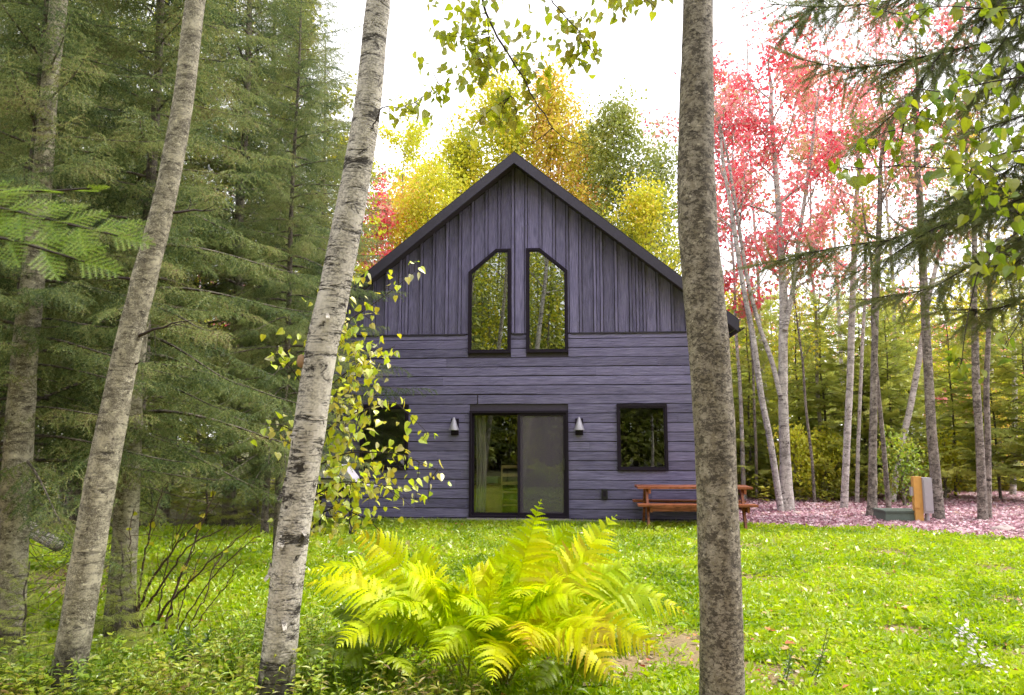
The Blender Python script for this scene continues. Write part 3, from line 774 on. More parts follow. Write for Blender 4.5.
def conifer_meshes(seed, H, base, rad, n_br, tpl, ssc, gap, r0, droop=.35, dead=40, sweep=.25, power=.7):
    rng = np.random.default_rng(seed); w, c = MB(), MB()
    h = np.linspace(-.06, H, 9)
    p, r = trunk_tube(w, np.stack([.04 * rng.standard_normal(9), .04 * rng.standard_normal(9), h], 1), np.linspace(r0, .012, 9), 10, 30, rng, .03)
    pos, Fm, sc = [], [], []
    for k in range(n_br):
        t = ((k + rng.uniform(0, .8)) / n_br) ** 1.05; z = base + (H - .15 - base) * t
        az = k * 2.39996 + rng.uniform(-.4, .4)
        L = (rad * (1 - t) ** power + .12) * rng.uniform(.7, 1.15)
        i = min(len(p) - 1, np.searchsorted(p[:, 2], z)); o = np.array((p[i, 0], p[i, 1], z))
        rd = np.array((math.cos(az), math.sin(az), 0)); n = 9; s = np.linspace(0, 1, n)
        el = rng.uniform(-.05, .25) + .4 * t
        zc = L * (el * s - droop * s ** 1.6 * (1 - .5 * t) + sweep * s ** 4 * .6)
        side = np.array((-rd[1], rd[0], 0)); bow = rng.uniform(-.12, .12) * L
        bp = o + rd * (L * s)[:, None] + np.array((0, 0, 1.)) * zc[:, None] + side * (bow * s ** 2)[:, None]
        tube(w, bp, np.linspace(max(.006, .009 * L + .003), .003, n), 4, False)
        m = max(3, int(L / gap)); tt = np.linspace(.16, .97, m)
        q = np.stack([np.interp(tt, s, bp[:, a]) for a in range(3)], 1)
        d = norm(np.stack([np.interp(tt, s, np.gradient(bp, axis=0)[:, a]) for a in range(3)], 1))
        for sg in (-1, 1):
            f = norm(d * rng.uniform(.45, .8, (m, 1)) + sg * side * rng.uniform(.6, 1, (m, 1)) + np.array((0, 0, -1.)) * rng.uniform(0, .55, (m, 1)))
            pos.append(q); Fm.append(frames(f, np.array((0, 0, 1.)) + .35 * rng.standard_normal((m, 3)))); sc.append(ssc * np.clip(1.25 - .6 * tt, .5, 1.2) * rng.uniform(.7, 1.2, m) * min(1, .45 + L / 1.8))
        pos.append(bp[-1:]); Fm.append(frames(d[-1:], np.array([(0, 0, 1.)]))); sc.append(np.array([ssc]))
    pos, Fm, sc = np.concatenate(pos), np.concatenate(Fm), np.concatenate(sc); tl = tpl if isinstance(tpl, list) else [tpl]
    for k, tp_ in enumerate(tl): scatter(c, *tp_, pos[k::len(tl)], Fm[k::len(tl)], sc[k::len(tl)])
    for _ in range(dead):                                   # dead lower twigs
        z = rng.uniform(.5, base + 1.2); az = rng.uniform(0, 2 * PI); L = rng.uniform(.4, 1.3)
        lp = limb((0, 0, z), (math.cos(az), math.sin(az), rng.uniform(-.35, .1)), L, rng, 6, -.2, .12)
        tube(w, lp, np.linspace(.008, .002, 6), 3, False)
        for _k in range(2):
            tube(w, limb(lp[rng.integers(2, 5)], lp[-1] - lp[0] + .4 * rng.standard_normal(3), L * .4, rng, 4, -.1, .2), np.linspace(.004, .0015, 4), 3, False)
    return w.mesh('trunk', True), c.mesh('crown')
def conifer(name, label, meshes, mats, base, rz, sc=1.0, group=None):
    t = thing(name, label, 'tree', tuple(base), rz, group); t.scale = (sc,) * 3 if np.isscalar(sc) else sc
    for nm, me, mt in zip(('trunk', 'crown'), meshes, mats):
        if not me.materials: me.materials.append(M[mt])
        o = bpy.data.objects.new(nm, me); C.objects.link(o); o.parent = t
    return t

# ================================================================== FOREGROUND TRUNKS
def trunk_tree(name, label, rows, Y, bark, top, seed, seg=24, n=110, crown=None, dy=0, wob=.03, flare=.2, lean=None, group=None):
    rng = np.random.default_rng(seed)
    pts, rad = px_path(rows, Y, dy); pts, rad = extend(pts, rad, top, rng, .035, lean)
    base = np.array((pts[0][0], pts[0][1], 0)); t = thing(name, label, 'tree', tuple(base), 0, group)
    w = MB(); p, r = trunk_tube(w, pts - base, rad, seg, n, rng, wob, flare)
    c = MB()
    if crown:
        zc, rd, nl, lf, lm, nlimb = crown
        leafy_crown(rng, w, c, p, r, zc, rd, nl, lf, LEAF_D, nlimb)
        c.build('crown', M[lm], t)
    w.build('trunk', M[bark], t, True)
    return t, p, r, base
right_rows = [(698, 0, 29), (697, 75, 32), (696, 150, 35), (697, 225, 38), (703, 290, 39), (709, 348, 40), (715, 430, 41), (718, 520, 41), (721, 610, 42), (722, 695, 43)]
tr_right, *_ = trunk_tree('birch_tree', 'mottled grey-brown trunk, thickest of all, standing in front of the picnic table', right_rows[::-1], 4.5, 'grey_bark', 11, 3, crown=(6.2, 1.7, 2600, .07, 'leaf_yg', 16), flare=.04)
birch_rows = [(378, 0, 23), (369, 100, 26), (361, 150, 28), (352, 200, 29), (342, 250, 30), (333, 300, 31), (321, 348, 31.5), (308, 440, 31), (290, 550, 32), (275, 695, 35)]
tr_birch, bp_, br_, bbase = trunk_tree('birch_tree', 'pale peeling birch leaning right, between the spruces and the cabin', birch_rows[::-1], 4.6, 'birch', 11, 4, crown=(6.0, 1.8, 2600, .07, 'leaf_yg', 16), flare=.04)
lean_rows = [(195, 0, 19), (184, 100, 19.5), (165, 200, 21), (139, 300, 23), (127, 348, 24), (97, 500, 30), (81, 600, 31), (65, 695, 33)]
tr_lean, lp_, lr_, lbase = trunk_tree('birch_tree', 'slender greenish birch leaning hardest to the right, second trunk from the left edge', lean_rows[::-1], 4.7, 'birch_green', 10, 5, crown=(6.0, 1.5, 1500, .07, 'leaf_yg', 12), flare=.04)
left_rows = [(59, 0, 16), (50, 80, 15), (43, 170, 18), (31, 300, 22), (25, 348, 23), (18, 448, 26), (13, 548, 27), (8, 660, 28)]
trunk_tree('birch_tree', 'greenish grey birch trunk at the left edge of the lawn', left_rows[::-1], 5.4, 'birch_green', 10, 6, crown=(6.5, 1.5, 1200, .07, 'leaf_yg', 10), flare=.04)
back_rows = [(194, 0, 12), (183, 100, 13), (164, 200, 14), (142, 300, 17), (132, 380, 20), (129, 465, 23), (124, 560, 23), (119, 641, 25)]
trunk_tree('birch_tree', 'dark-footed birch behind the bare bush, its top hidden by spruce boughs', back_rows[::-1], 6.13, 'birch_green', 8, 7, crown=(5.5, 1.3, 900, .07, 'leaf_yg', 9), flare=.35)

# peeling bark, branch stubs and a small lump standing for a tan bark flap on the pale birch and the leaning birch
def on_trunk(path, rad, z, az):
    i = np.searchsorted(path[:, 2], z); c = path[i]; r = rad[i]
    return c + r * np.array((math.cos(az), math.sin(az), 0)), np.array((math.cos(az), math.sin(az), 0)), r
rng = np.random.default_rng(77)
for z, az, w, h in ((1.05, -1.9, .05, .10), (1.00, -.6, .04, .07), (1.32, -2.6, .035, .13), (.80, -2.9, .06, .10), (1.66, -2.2, .03, .06), (2.3, -1.4, .03, .04), (.55, -1.2, .04, .06)):
    p, d, r = on_trunk(bp_, br_, z, az); s = np.array((-d[1], d[0], 0)); mb = MB(); nx, nz = 5, 6; V = []
    for i in range(nz):
        for j in range(nx):
            u, v = j / (nx - 1) - .5, i / (nz - 1)
            V.append(p - d * r * (1 - math.cos(u * w / r)) + s * u * w * (1 - .4 * v) + d * (.004 + .035 * (v ** 2) + .01 * math.sin(u * 5 + v * 4)) + np.array((0, 0, -h * v + .01 * math.sin(u * 9))))
    F = [(i * nx + j, i * nx + j + 1, (i + 1) * nx + j + 1, (i + 1) * nx + j) for i in range(nz - 1) for j in range(nx - 1)]
    mb.add(V, F).build('peeling_bark', M['birch'], tr_birch, True)
def stub(tree, path, rad, z, az, L, el, mat='twig', r=.012):
    p, d, rr = on_trunk(path, rad, z, az); q = limb(p - d * .02, d + np.array((0, 0, el)), L, rng, 7, .1, .14); mb = MB()
    tube(mb, q, np.linspace(r, .002, 7), 5, False)
    for k in range(3 if L > .2 else 0):
        tube(mb, limb(q[2 + k], d + np.array((0, 0, el)) + .7 * rng.standard_normal(3), L * .4, rng, 5, .0, .2), np.linspace(.004, .0012, 5), 3, False)
    mb.build('twig', M[mat], tree, True)
stub(tr_lean, lp_, lr_, 2.2, -.3, .42, -.1); stub(tr_lean, lp_, lr_, 2.0, -.1, .06, .3); stub(tr_lean, lp_, lr_, 3.0, .2, .3, .2); stub(tr_lean, lp_, lr_, 2.55, -2.9, .3, .3)
p, d, r = on_trunk(bp_, br_, 1.98, 3.5)
mb = MB(); a = np.arange(16) * 2 * PI / 16
V = [p + d * .01 + np.array((x * math.cos(q), x * math.sin(q) * .8, zz)) for zz, x in ((.045, .004), (.035, .022), (.0, .03), (-.03, .022), (-.04, .003)) for q in a]
mb.add(V, [(i * 16 + j, i * 16 + (j + 1) % 16, (i + 1) * 16 + (j + 1) % 16, (i + 1) * 16 + j) for i in range(4) for j in range(16)]).build('bark_flap', M['tan_flap'], tr_birch, True)

# ---- leafy boughs of the pale birch hanging into the top of the picture
def px_curve(rows, Y): return np.array([P(x, y, yy if yy else Y) for x, y, yy in [(r + (None,))[:3] for r in rows]])
def leafy_twigs(rng, wood, crown, base, main, clusters, tpl, leaf, hang=1.0, jit=.06, flat=.35, rtw=.003):
    """clusters (px,py,n,spread px) at the depth of the nearest point of the main branches"""
    pos = []
    allp = np.concatenate([smooth_path(m, 30, 1) for m in main])
    for x, y, n, sp in clusters:
        Y = allp[:, 1].mean() + rng.uniform(-.15, .15); q = P(x, y, Y)
        k = allp[np.argmin(((allp - q) ** 2).sum(1) + 2 * np.maximum(0, q[2] - allp[:, 2]) ** 2)]
        mid = (k + q) / 2 + np.array((0, 0, .05 * np.linalg.norm(q - k))) + .02 * rng.standard_normal(3)
        c = smooth_path([k, mid, q], 9, 2) - base
        tube(wood, c, np.linspace(rtw, .0012, 9), 4, False)
        s = sp * Y / FPX; m = n
        t = rng.beta(2.2, 1.1, m); pp = np.stack([np.interp(t, np.linspace(0, 1, 9), c[:, a]) for a in range(3)], 1)
        pp += s * np.clip(rng.standard_normal((m, 3)), -1.8, 1.8) * np.array((1, .8, .9)); pos.append(pp)
        for j in range(0, m, 3):      # leaf stalks
            o = np.array([np.interp(t[j], np.linspace(0, 1, 9), c[:, a]) for a in range(3)])
            tube(wood, [o, (o + pp[j]) / 2 + (0, 0, .01), pp[j]], [.0013, .001, .0008], 3, False)
    pos = np.concatenate(pos)
    scatter(crown, *tpl, pos, leaf_frames(rng, len(pos), hang, flat), leaf * rng.uniform(.55, 1.25, len(pos)))
rng = np.random.default_rng(21)
w, c = MB(), MB()
top = bp_[np.searchsorted(bp_[:, 2], 5.0)] + bbase
Yb = 4.3
m1 = np.concatenate([[top], px_curve([(440, -70), (478, -15), (487, 15), (500, 42), (512, 60), (522, 76), (540, 108), (552, 126), (565, 141), (587, 147)], Yb)])
m2 = np.concatenate([[top + (0, 0, .35)], px_curve([(500, -90), (545, -12), (560, 12), (580, 30), (592, 50), (598, 66)], Yb)])
i_ = np.searchsorted(bp_[:, 2], 3.42)
m3 = np.concatenate([[bp_[i_] + bbase], px_curve([(384, 106), (398, 108), (415, 103), (428, 92), (440, 86)], 4.45)])
m4 = np.concatenate([[top + (0, 0, .5)], px_curve([(560, -100), (600, -30), (640, -5), (662, 12)], Yb)])
m5 = px_curve([(488, 20), (489, 45), (493, 66), (508, 85), (511, 96)], Yb)
m6 = px_curve([(553, 128), (538, 140), (526, 148)], Yb); m7 = px_curve([(536, 105), (536, 125), (532, 140)], Yb)
for m, r0 in ((m1, .014), (m2, .012), (m3, .006), (m4, .010), (m5, .004), (m6, .003), (m7, .003)):
    q = smooth_path(m, 40, 1) - bbase; tube(w, q + .004 * rng.standard_normal(q.shape), np.linspace(r0, .0016, 40), 6, False)
cl = [(470, 10, 10, 9), (455, 25, 10, 10), (440, 35, 9, 8), (470, 42, 14, 9), (478, 60, 14, 8), (465, 65, 12, 9), (475, 78, 12, 7), (458, 76, 8, 6), (430, 40, 5, 6),
      (505, 52, 5, 8), (530, 38, 8, 9), (538, 60, 7, 8), (520, 70, 5, 8), (545, 10, 4, 8), (560, 40, 5, 6), (563, 58, 9, 8), (578, 66, 9, 7), (585, 42, 6, 7), (572, 22, 6, 6),
      (600, 10, 6, 7), (620, 8, 5, 6), (640, 5, 5, 6), (660, 2, 3, 5), (598, 60, 4, 5), (553, 80, 5, 5), (538, 92, 5, 6), (560, 88, 3, 5), (497, 98, 6, 6), (512, 108, 7, 6),
      (500, 122, 5, 6), (492, 128, 4, 6), (480, 120, 5, 6), (470, 135, 5, 5), (458, 148, 4, 5), (528, 98, 4, 4), (515, 128, 4, 5), (418, 52, 3, 5), (425, 8, 3, 6), (492, 4, 5, 8),
      (430, 90, 4, 5), (415, 98, 4, 5), (405, 112, 4, 6), (442, 104, 3, 4), (398, 122, 3, 5), (432, 118, 2, 3), (388, 112, 2, 3), (612, 24, 2, 4), (618, 3, 3, 5), (590, 24, 4, 6)]
cl = [(x, y, int(n * 2.6 + .5), sp * 1.25) for x, y, n, sp in cl]
leafy_twigs(rng, w, c, bbase, [m1, m2, m3, m4, m5], cl, LEAF_H, .054, 1.0)
hb = w.build('hanging_branch', M['twig'], tr_birch, True); c.build('leaves', M['leaf_top'], hb)

# ================================================================== SAPLING WITH HEART-SHAPED LEAVES
rng = np.random.default_rng(5)
Ys = 5.7; base = P(281, 640, Ys); base[2] = 0
sp = thing('birch_sapling', 'yellow-green leafy birch sapling in front of the left cabin window', 'sapling', tuple(base))
w, c = MB(), MB()
st = np.concatenate([[base + (0, 0, -.05)], px_curve([(288, 560), (299, 480), (309, 400), (321, 330), (334, 275)], Ys)])
q = smooth_path(st, 30); tube(w, q - base, np.linspace(.022, .006, 30), 7, False)
brs = [[(316, 345), (350, 318), (385, 292), (412, 268)], [(312, 400), (345, 372), (375, 350), (392, 345)], [(310, 440), (350, 415), (395, 400), (428, 432)], [(308, 470), (350, 452), (400, 452), (446, 470)],
       [(307, 500), (345, 480), (390, 482), (425, 505)], [(306, 520), (340, 505), (375, 520), (400, 545)], [(312, 400), (295, 370), (282, 352)], [(310, 440), (290, 425), (278, 425)], [(320, 320), (350, 288), (372, 275)], [(307, 490), (330, 500), (345, 525)]]
main = [st]
for b in brs:
    m = px_curve(b, Ys); m[:, 1] += np.linspace(0, rng.uniform(-.5, .3), len(m)); m[:, 2] += np.linspace(0, 0, len(m)); main.append(m)
    q = smooth_path(m, 24, 2); tube(w, q - base, np.linspace(.007, .0015, 24), 5, False)
cl = []
for b in brs:
    m = smooth_path(np.array(b, float), 8, 0)
    for x, y in m[1:]: cl.append((x + rng.uniform(-6, 6), y + rng.uniform(-6, 10), 5, 7))
for x, y, n in ((330, 350, 11), (345, 335, 9), (350, 360, 11), (365, 345, 8), (340, 380, 11), (360, 385, 10), (375, 375, 8), (330, 410, 11), (350, 405, 10), (365, 430, 9), (345, 435, 11), (330, 440, 9),
                (350, 460, 9), (375, 470, 10), (335, 480, 9), (355, 490, 10), (380, 495, 8), (330, 510, 8), (365, 510, 6), (400, 500, 5), (290, 348, 6), (280, 440, 4), (320, 300, 5), (345, 305, 6), (372, 320, 5), (315, 530, 8), (340, 525, 7), (400, 470, 4)):
    cl.append((x, y, int(n * 2), 12)); cl.append((x + rng.uniform(-22, 22), y + rng.uniform(-16, 16), int(n * .9), 11))
leafy_twigs(rng, w, c, base, main, cl, LEAF_H, .058, .9, flat=.5)
w.build('trunk', M['twig'], sp, True); c.build('crown', M['leaf_sap'], sp)

# ================================================================== NEAR CONIFERS AT THE EDGES
def near_bough(tree, base, rows, Y, tpl, ssc, rng, mat, gap=.05, r0=.012, sub=True, hang=.5, Yv=0.0, sub_len=.35):
    m = px_curve(rows, Y); m[:, 1] += np.linspace(0, Yv, len(m)); q = smooth_path(m, 36, 2) - base
    w, c = MB(), MB(); tube(w, q, np.linspace(r0, .002, 36), 6, False)
    pos, Fm, sc = [], [], []
    def dress(curve, L, s0, gp):
        n = max(2, int(L / gp)); t = np.linspace(s0, .99, n); u = np.linspace(0, 1, len(curve)); g = np.gradient(curve, axis=0)
        o = np.stack([np.interp(t, u, curve[:, a]) for a in range(3)], 1); d = norm(np.stack([np.interp(t, u, g[:, a]) for a in range(3)], 1))
        f = norm(d + .55 * rng.standard_normal((n, 3)) + np.array((0, 0, -.25)))
        pos.append(o); Fm.append(frames(f, rng.standard_normal((n, 3)) + (0, 0, .8))); sc.append(ssc * rng.uniform(.6, 1.15, n))
    Lq = np.linalg.norm(np.diff(q, axis=0), axis=1).sum(); dress(q, Lq, .22, gap)
    if sub:
        for k in range(int(Lq / .045)):
            t = rng.uniform(.18, .95); i = int(t * 35); d = norm(q[min(35, i + 1)] - q[i])
            s = norm(np.cross(d, (0, 0, 1))) * rng.choice((-1, 1))
            l = limb(q[i], d * .7 + s * .5 + np.array((0, 0, rng.uniform(-hang, .25))), sub_len * (1.15 - t) * rng.uniform(.6, 1.3), rng, 7, -.25, .1)
            tube(w, l, np.linspace(.0035, .0012, 7), 4, False); dress(l, np.linalg.norm(l[-1] - l[0]), .1, gap * .9)
    scatter(c, *tpl, np.concatenate(pos), np.concatenate(Fm), np.concatenate(sc))
    b = w.build('branch', M['twig'], tree, True); c.build('needles', M[mat], b)
rng = np.random.default_rng(31)
base = np.array((3.9, 3.9, 0.0))
nf = thing('spruce_tree', 'dark spruce outside the right edge reaching long drooping boughs into the picture', 'tree', tuple(base))
h = np.linspace(-.05, 8, 10); w = MB(); trunk_tube(w, np.stack([0 * h, 0 * h, h], 1), np.linspace(.13, .02, 10), 12, 50, rng); w.build('trunk', M['conifer_bark'], nf, True)
tk = lambda z: (3.9, 3.9, z)
def tpx(z):   # the trunk as a pixel at its own distance
    y = (3.9 * c7 + (z - EYE) * s7); return (512 + FPX * 3.9 / y, 347.5 - FPX * ((z - EYE) * c7 - 3.9 * s7) / y)
for z, rows, Yb_ in ((4.6, [(1090, 20), (1000, 40), (900, 62), (850, 70), (795, 58)], 3.7), (3.5, [(1100, 170), (1024, 186), (965, 194), (905, 240), (850, 244), (752, 266)], 3.6),
                   (3.6, [(1095, 160), (1010, 205), (930, 228), (880, 265), (830, 280)], 3.4), (3.0, [(1090, 190), (1024, 235), (980, 260), (930, 290), (860, 300)], 3.8), (2.9, [(1110, 240), (1050, 285), (1000, 310), (940, 310)], 3.5),
                   (4.9, [(1100, -60), (1000, -40), (900, 0), (830, 8), (770, 4)], 3.7), (5.1, [(1080, -40), (1000, -10), (950, 40), (900, 110), (850, 150)], 3.5), (5.2, [(1090, -90), (960, -70), (860, -40), (800, 20), (775, 45)], 3.9),
                   (3.9, [(1110, 100), (1040, 110), (980, 130), (930, 150)], 3.3), (4.2, [(1090, 60), (1030, 60), (990, 80), (960, 120)], 3.9), (5.0, [(1110, -80), (1060, -30), (1010, 30), (985, 70)], 3.4), (4.7, [(1110, -10), (1060, 20), (1020, 80), (1000, 110)], 3.6), (4.0, [(1110, 90), (1060, 130), (1010, 170), (975, 190)], 3.5), (3.3, [(1110, 200), (1060, 240), (1010, 262), (960, 275)], 3.4)):
    near_bough(nf, base, [tpx(z) + (3.9,)] + [(x, y, Yb_) for x, y in rows], Yb_, SHOOT, .21, rng, 'needles_bough', gap=.032)
# near fir on the left edge
base = np.array((-1.55, 1.75, 0.0))
yf = thing('fir_tree', 'young fir outside the left edge reaching a bright green bough across the trunks', 'tree', tuple(base))
h = np.linspace(-.05, 2.9, 8); w = MB(); trunk_tube(w, np.stack([0 * h, 0 * h, h], 1), np.linspace(.04, .008, 8), 10, 30, rng); w.build('trunk', M['conifer_bark'], yf, True)
def flat_bough(rows, Y, ssc, n, updir, curlz=0):
    m = px_curve(rows, Y); q = smooth_path(np.concatenate([[base + (0, 0, m[0][2] - .05)], m]), 26, 2) - base
    w, c = MB(), MB(); tube(w, q, np.linspace(.008, .002, 26), 6, False)
    t = np.linspace(.35, .98, n); u = np.linspace(0, 1, 26); g = np.gradient(q, axis=0)
    o = np.stack([np.interp(t, u, q[:, a]) for a in range(3)], 1); d = norm(np.stack([np.interp(t, u, g[:, a]) for a in range(3)], 1))
    up = np.array(updir, float); s = norm(np.cross(d, up))
    sg = np.where(np.arange(n) % 2, 1, -1)[:, None]
    f = norm(d * .75 + s * sg * .75 + .08 * rng.standard_normal((n, 3))); f[-1] = d[-1]
    scatter(c, *SPRAY_FINE, o, frames(f, up + .15 * rng.standard_normal((n, 3))), ssc * (1.2 - .6 * t) * rng.uniform(.8, 1.1, n))
    b = w.build('branch', M['twig'], yf, True); c.build('needles', M['needles_near'], b)
flat_bough([(-60, 205), (-10, 205), (50, 220), (118, 236)], 1.35, .15, 22, (.1, -.75, .65))
flat_bough([(-70, 235), (-20, 232), (30, 245), (85, 262)], 1.3, .15, 20, (.1, -.8, .6))
flat_bough([(-60, 195), (0, 190), (45, 192), (92, 188)], 1.45, .10, 14, (0, -.3, .95))

# ================================================================== LEAFY BIRCH BRANCHES OUTSIDE THE RIGHT EDGE
rng = np.random.default_rng(41)
base = np.array((2.75, 3.0, 0)); bt = thing('birch_tree', 'young birch outside the right edge reaching large yellow-green leaves among the dark boughs', 'tree', tuple(base))
h = np.linspace(-.05, 5.2, 8); w, c = MB(), MB(); trunk_tube(w, np.stack([.05 * np.sin(h), 0 * h, h], 1), np.linspace(.05, .012, 8), 12, 40, rng); w.build('trunk', M['birch'], bt, True)
w = MB(); Yb = 2.9
ms = [np.concatenate([[base + (0, 0, z)], px_curve(r, Yb)]) for z, r in ((3.0, [(1080, 150), (1010, 150), (960, 170), (900, 165), (850, 170)]), (3.4, [(1070, 70), (1000, 80), (950, 90), (895, 130)]), (2.7, [(1080, 200), (1020, 230), (980, 260), (965, 330), (962, 360)]),
      (3.7, [(1060, 0), (1000, 10), (940, 5), (900, 15)]), (2.6, [(1090, 250), (1040, 290), (1005, 345)]))]
for m in ms: tube(w, smooth_path(m, 30, 2) - base, np.linspace(.007, .0015, 30), 5, False)
cl = [(885, 168, 5, 7), (893, 135, 4, 6), (935, 112, 6, 9), (950, 95, 6, 8), (962, 70, 5, 9), (1000, 95, 7, 10), (985, 70, 5, 8), (925, 2, 4, 6), (905, 20, 4, 7), (860, 4, 3, 6), (960, 182, 7, 9), (985, 205, 8, 11), (1005, 180, 7, 10),
      (1000, 255, 8, 12), (972, 248, 4, 7), (843, 166, 4, 6), (825, 172, 3, 5), (857, 155, 3, 4), (962, 372, 5, 9), (955, 362, 3, 6), (1008, 345, 3, 6), (890, 88, 3, 6), (915, 125, 5, 7), (948, 130, 7, 9), (980, 130, 7, 10), (1010, 140, 7, 10), (1015, 210, 7, 10), (940, 165, 5, 8), (1000, 20, 5, 9), (965, 10, 4, 8), (1010, 275, 5, 9)]
cl = [(x, y, int(n * 2.4), sp * 1.35) for x, y, n, sp in cl]
leafy_twigs(rng, w, c, base, ms, cl, LEAF_H, .052, .9, flat=.4)
b = w.build('branch', M['twig'], bt, True); c.build('leaves', M['leaf_near'], b)

# ================================================================== LEFT SPRUCES
SP_A = conifer_meshes(101, 12, 2.1, 2.3, 140, SPRAY_HI, .42, .13, .10, droop=.5)
SP_B = conifer_meshes(102, 11, 1.9, 2.1, 130, SPRAY_HI, .42, .13, .10, droop=.6)
def xat(px, Y): return G(px, Y)
def spruce(label, me, px, Y, rz, sc, group='spruces left of the cabin'):
    g = G(px, Y); return conifer('spruce_tree', label, me, ('conifer_bark', 'needles_dark'), g, rz, sc, group)
for px, Y, me, rz, q, lb in ((122, 6.55, SP_B, 1.9, .78, 'dark spruce standing right behind the dark-footed birch and the leaning birch'), (278, 9.6, SP_A, .4, (.5, .5, .74), 'spruce hidden by the pale peeling birch, its boughs spreading left of it'),
                          (14, 9.4, SP_A, 3.0, .95, 'dense spruce at the left edge behind the grey-green birch'), (-75, 7.2, SP_B, 4.4, 1.0, 'spruce at the far left whose boughs hang in from the picture edge'),
                          (228, 13.8, SP_A, 5.2, 1.25, 'biggest dark spruce at the back of the lawn, between leaning birch and pale birch'), (70, 13.6, SP_B, .9, 1.3, 'spruce at the back of the lawn between the two leftmost birch trunks'),
                          (255, 15.5, SP_B, 1.2, 1.3, 'deep spruce right behind the biggest dark spruce'),
                          (160, 13.9, SP_A, 3.7, 1.0, 'slim spruce at the back of the lawn beside the bare bush'), (312, 17.5, SP_B, 5.0, 1.05, 'deep spruce beside the left cabin wall'), (-30, 13.5, SP_A, 4.0, 1.2, 'spruce rising outside the left edge at the back of the lawn'), (268, 12.6, SP_B, 2.5, .62, 'small spruce nearest the left corner of the cabin roof'),
                          (-5, 5.6, SP_A, 5.9, .62, 'near spruce at the left edge whose boughs cross the leftmost birch')):
    spruce(lb, me, px, Y, rz, q)
FIR_S = conifer_meshes(103, 2.4, .15, .9, 36, SPRAY_HI, .30, .10, .03, droop=.25, dead=0)
for px, Y, rz, s, lb in ((118, 5.6, .3, .35, 'knee-high dark green fir seedling beside the dark-footed birch'), (20, 5.05, 2.0, .33, 'small fir seedling at the foot of the leftmost birch trunk'), (205, 13.8, 1.0, .75, 'bushy young fir at the back of the lawn behind the bare bush'), (150, 14.2, 3.0, .8, 'young fir at the back of the left lawn, seen between leaning birch and dark-footed birch'), (258, 14.0, 4.2, .75, 'young fir at the back of the lawn just left of the pale birch')):
    conifer('fir_sapling', lb, FIR_S, ('conifer_bark', 'needles_fir'), G(px, Y), rz, s, 'young firs')
def stub_conifer(): pass

# ================================================================== TREES RIGHT OF THE CABIN
def far_trunk(label, rows, Y, bark, top, seed, lm, n_leaf, rd, leaf, z0, nl=16, name='birch_tree', cat=None, dy=0, flare=.12, forks=()):
    rng = np.random.default_rng(seed)
    pts, rad = px_path(rows, Y, dy); rad = rad * .8; pts, rad = extend(pts, rad, top, rng, .02); base = np.array((pts[0][0], pts[0][1], 0))
    t = thing(name, label, 'tree', tuple(base)); w, c = MB(), MB()
    p, r = trunk_tube(w, pts - base, rad, 12, 60, rng, .035, flare)
    leafy_crown(rng, w, c, p, r, z0, rd, n_leaf, leaf, LEAF_D, nl, patch=.5)
    for rows2 in forks:
        q, rr = px_path(rows2[0], Y + rows2[1]); rr = rr * .8; q, rr = extend(q, rr, top * rows2[2], rng, .015)
        k0 = np.array(q); 
        if rows2[3]: k0, rr = k0[1:], rr[1:]      # starts on the trunk, not in the ground
        p2, r2 = trunk_tube(w, k0 - base, rr, 10, 50, rng, .035, 0 if rows2[3] else .2)
        leafy_crown(rng, w, c, p2, r2, z0, rd, n_leaf // 2, leaf, LEAF_D, nl // 2, patch=.5)
    w.build('trunk', M[bark], t, True); c.build('crown', M[lm], t); return t
far_trunk('forked grey-white maple with red leaves right of the mottled trunk', [(787, 512, 19), (785, 460, 13), (783, 399, 12), (783, 345, 11), (784, 300, 10), (778, 200, 7), (770, 100, 5)], 16.5, 'birch_far', 10.5, 201, 'leaf_red', 2600, 1.7, .10, 4.6, 16,
          'maple_tree', forks=[([(780, 395, 6), (772, 360, 6), (762, 335, 5.5), (748, 285, 5), (735, 200, 4)], -.1, .95, True), ([(785, 330, 7), (793, 290, 6), (800, 230, 5), (812, 150, 4)], -.1, 1.0, True)])
far_trunk('thin white birch leaning left against the forked grey-white maple', [(781, 511, 8), (770, 439, 8), (761, 396, 7.5), (753, 336, 7), (742, 280, 6), (730, 200, 5)], 16.3, 'birch_far', 9.5, 202, 'leaf_pink', 900, 1.2, .09, 5.5, 10)
far_trunk('straight white birch right of the forked maple', [(844, 508, 9), (847, 440, 8.5), (850, 380, 8), (852, 317, 8), (856, 200, 6)], 17, 'birch_far', 9.5, 203, 'leaf_pink', 2200, 1.6, .10, 4.6, 14)
far_trunk('pale flaky birch with brown root, left of the green utility box', [(872, 518, 11), (873, 440, 9), (874, 366, 8), (876, 300, 7.5), (880, 200, 6)], 15.3, 'brown_bark', 9, 204, 'leaf_green', 900, 1.3, .09, 5.2, 10, flare=.6)
far_trunk('thin grey sapling trunk rising from behind the green utility box', [(889, 513, 6), (884, 450, 5.5), (879, 400, 5), (872, 320, 4)], 15.6, 'brown_bark', 6.5, 205, 'leaf_olive', 500, .9, .08, 4.0, 8)
far_trunk('leaning flaky birch behind the green utility box, tilted right', [(893, 497, 8), (901, 445, 7.5), (910, 409, 7.5), (920, 355, 7), (928, 300, 6)], 18.5, 'birch_far', 8.5, 206, 'leaf_olive', 700, 1.2, .09, 5.0, 9)
far_trunk('stout grey-brown trunk standing just right of the yellow post', [(939, 521, 14), (935, 470, 12), (931, 426, 11), (928, 366, 10.5), (925, 313, 10), (920, 200, 8)], 14.8, 'brown_bark', 10, 207, 'leaf_pink', 2600, 1.9, .10, 5.0, 15, name='maple_tree')
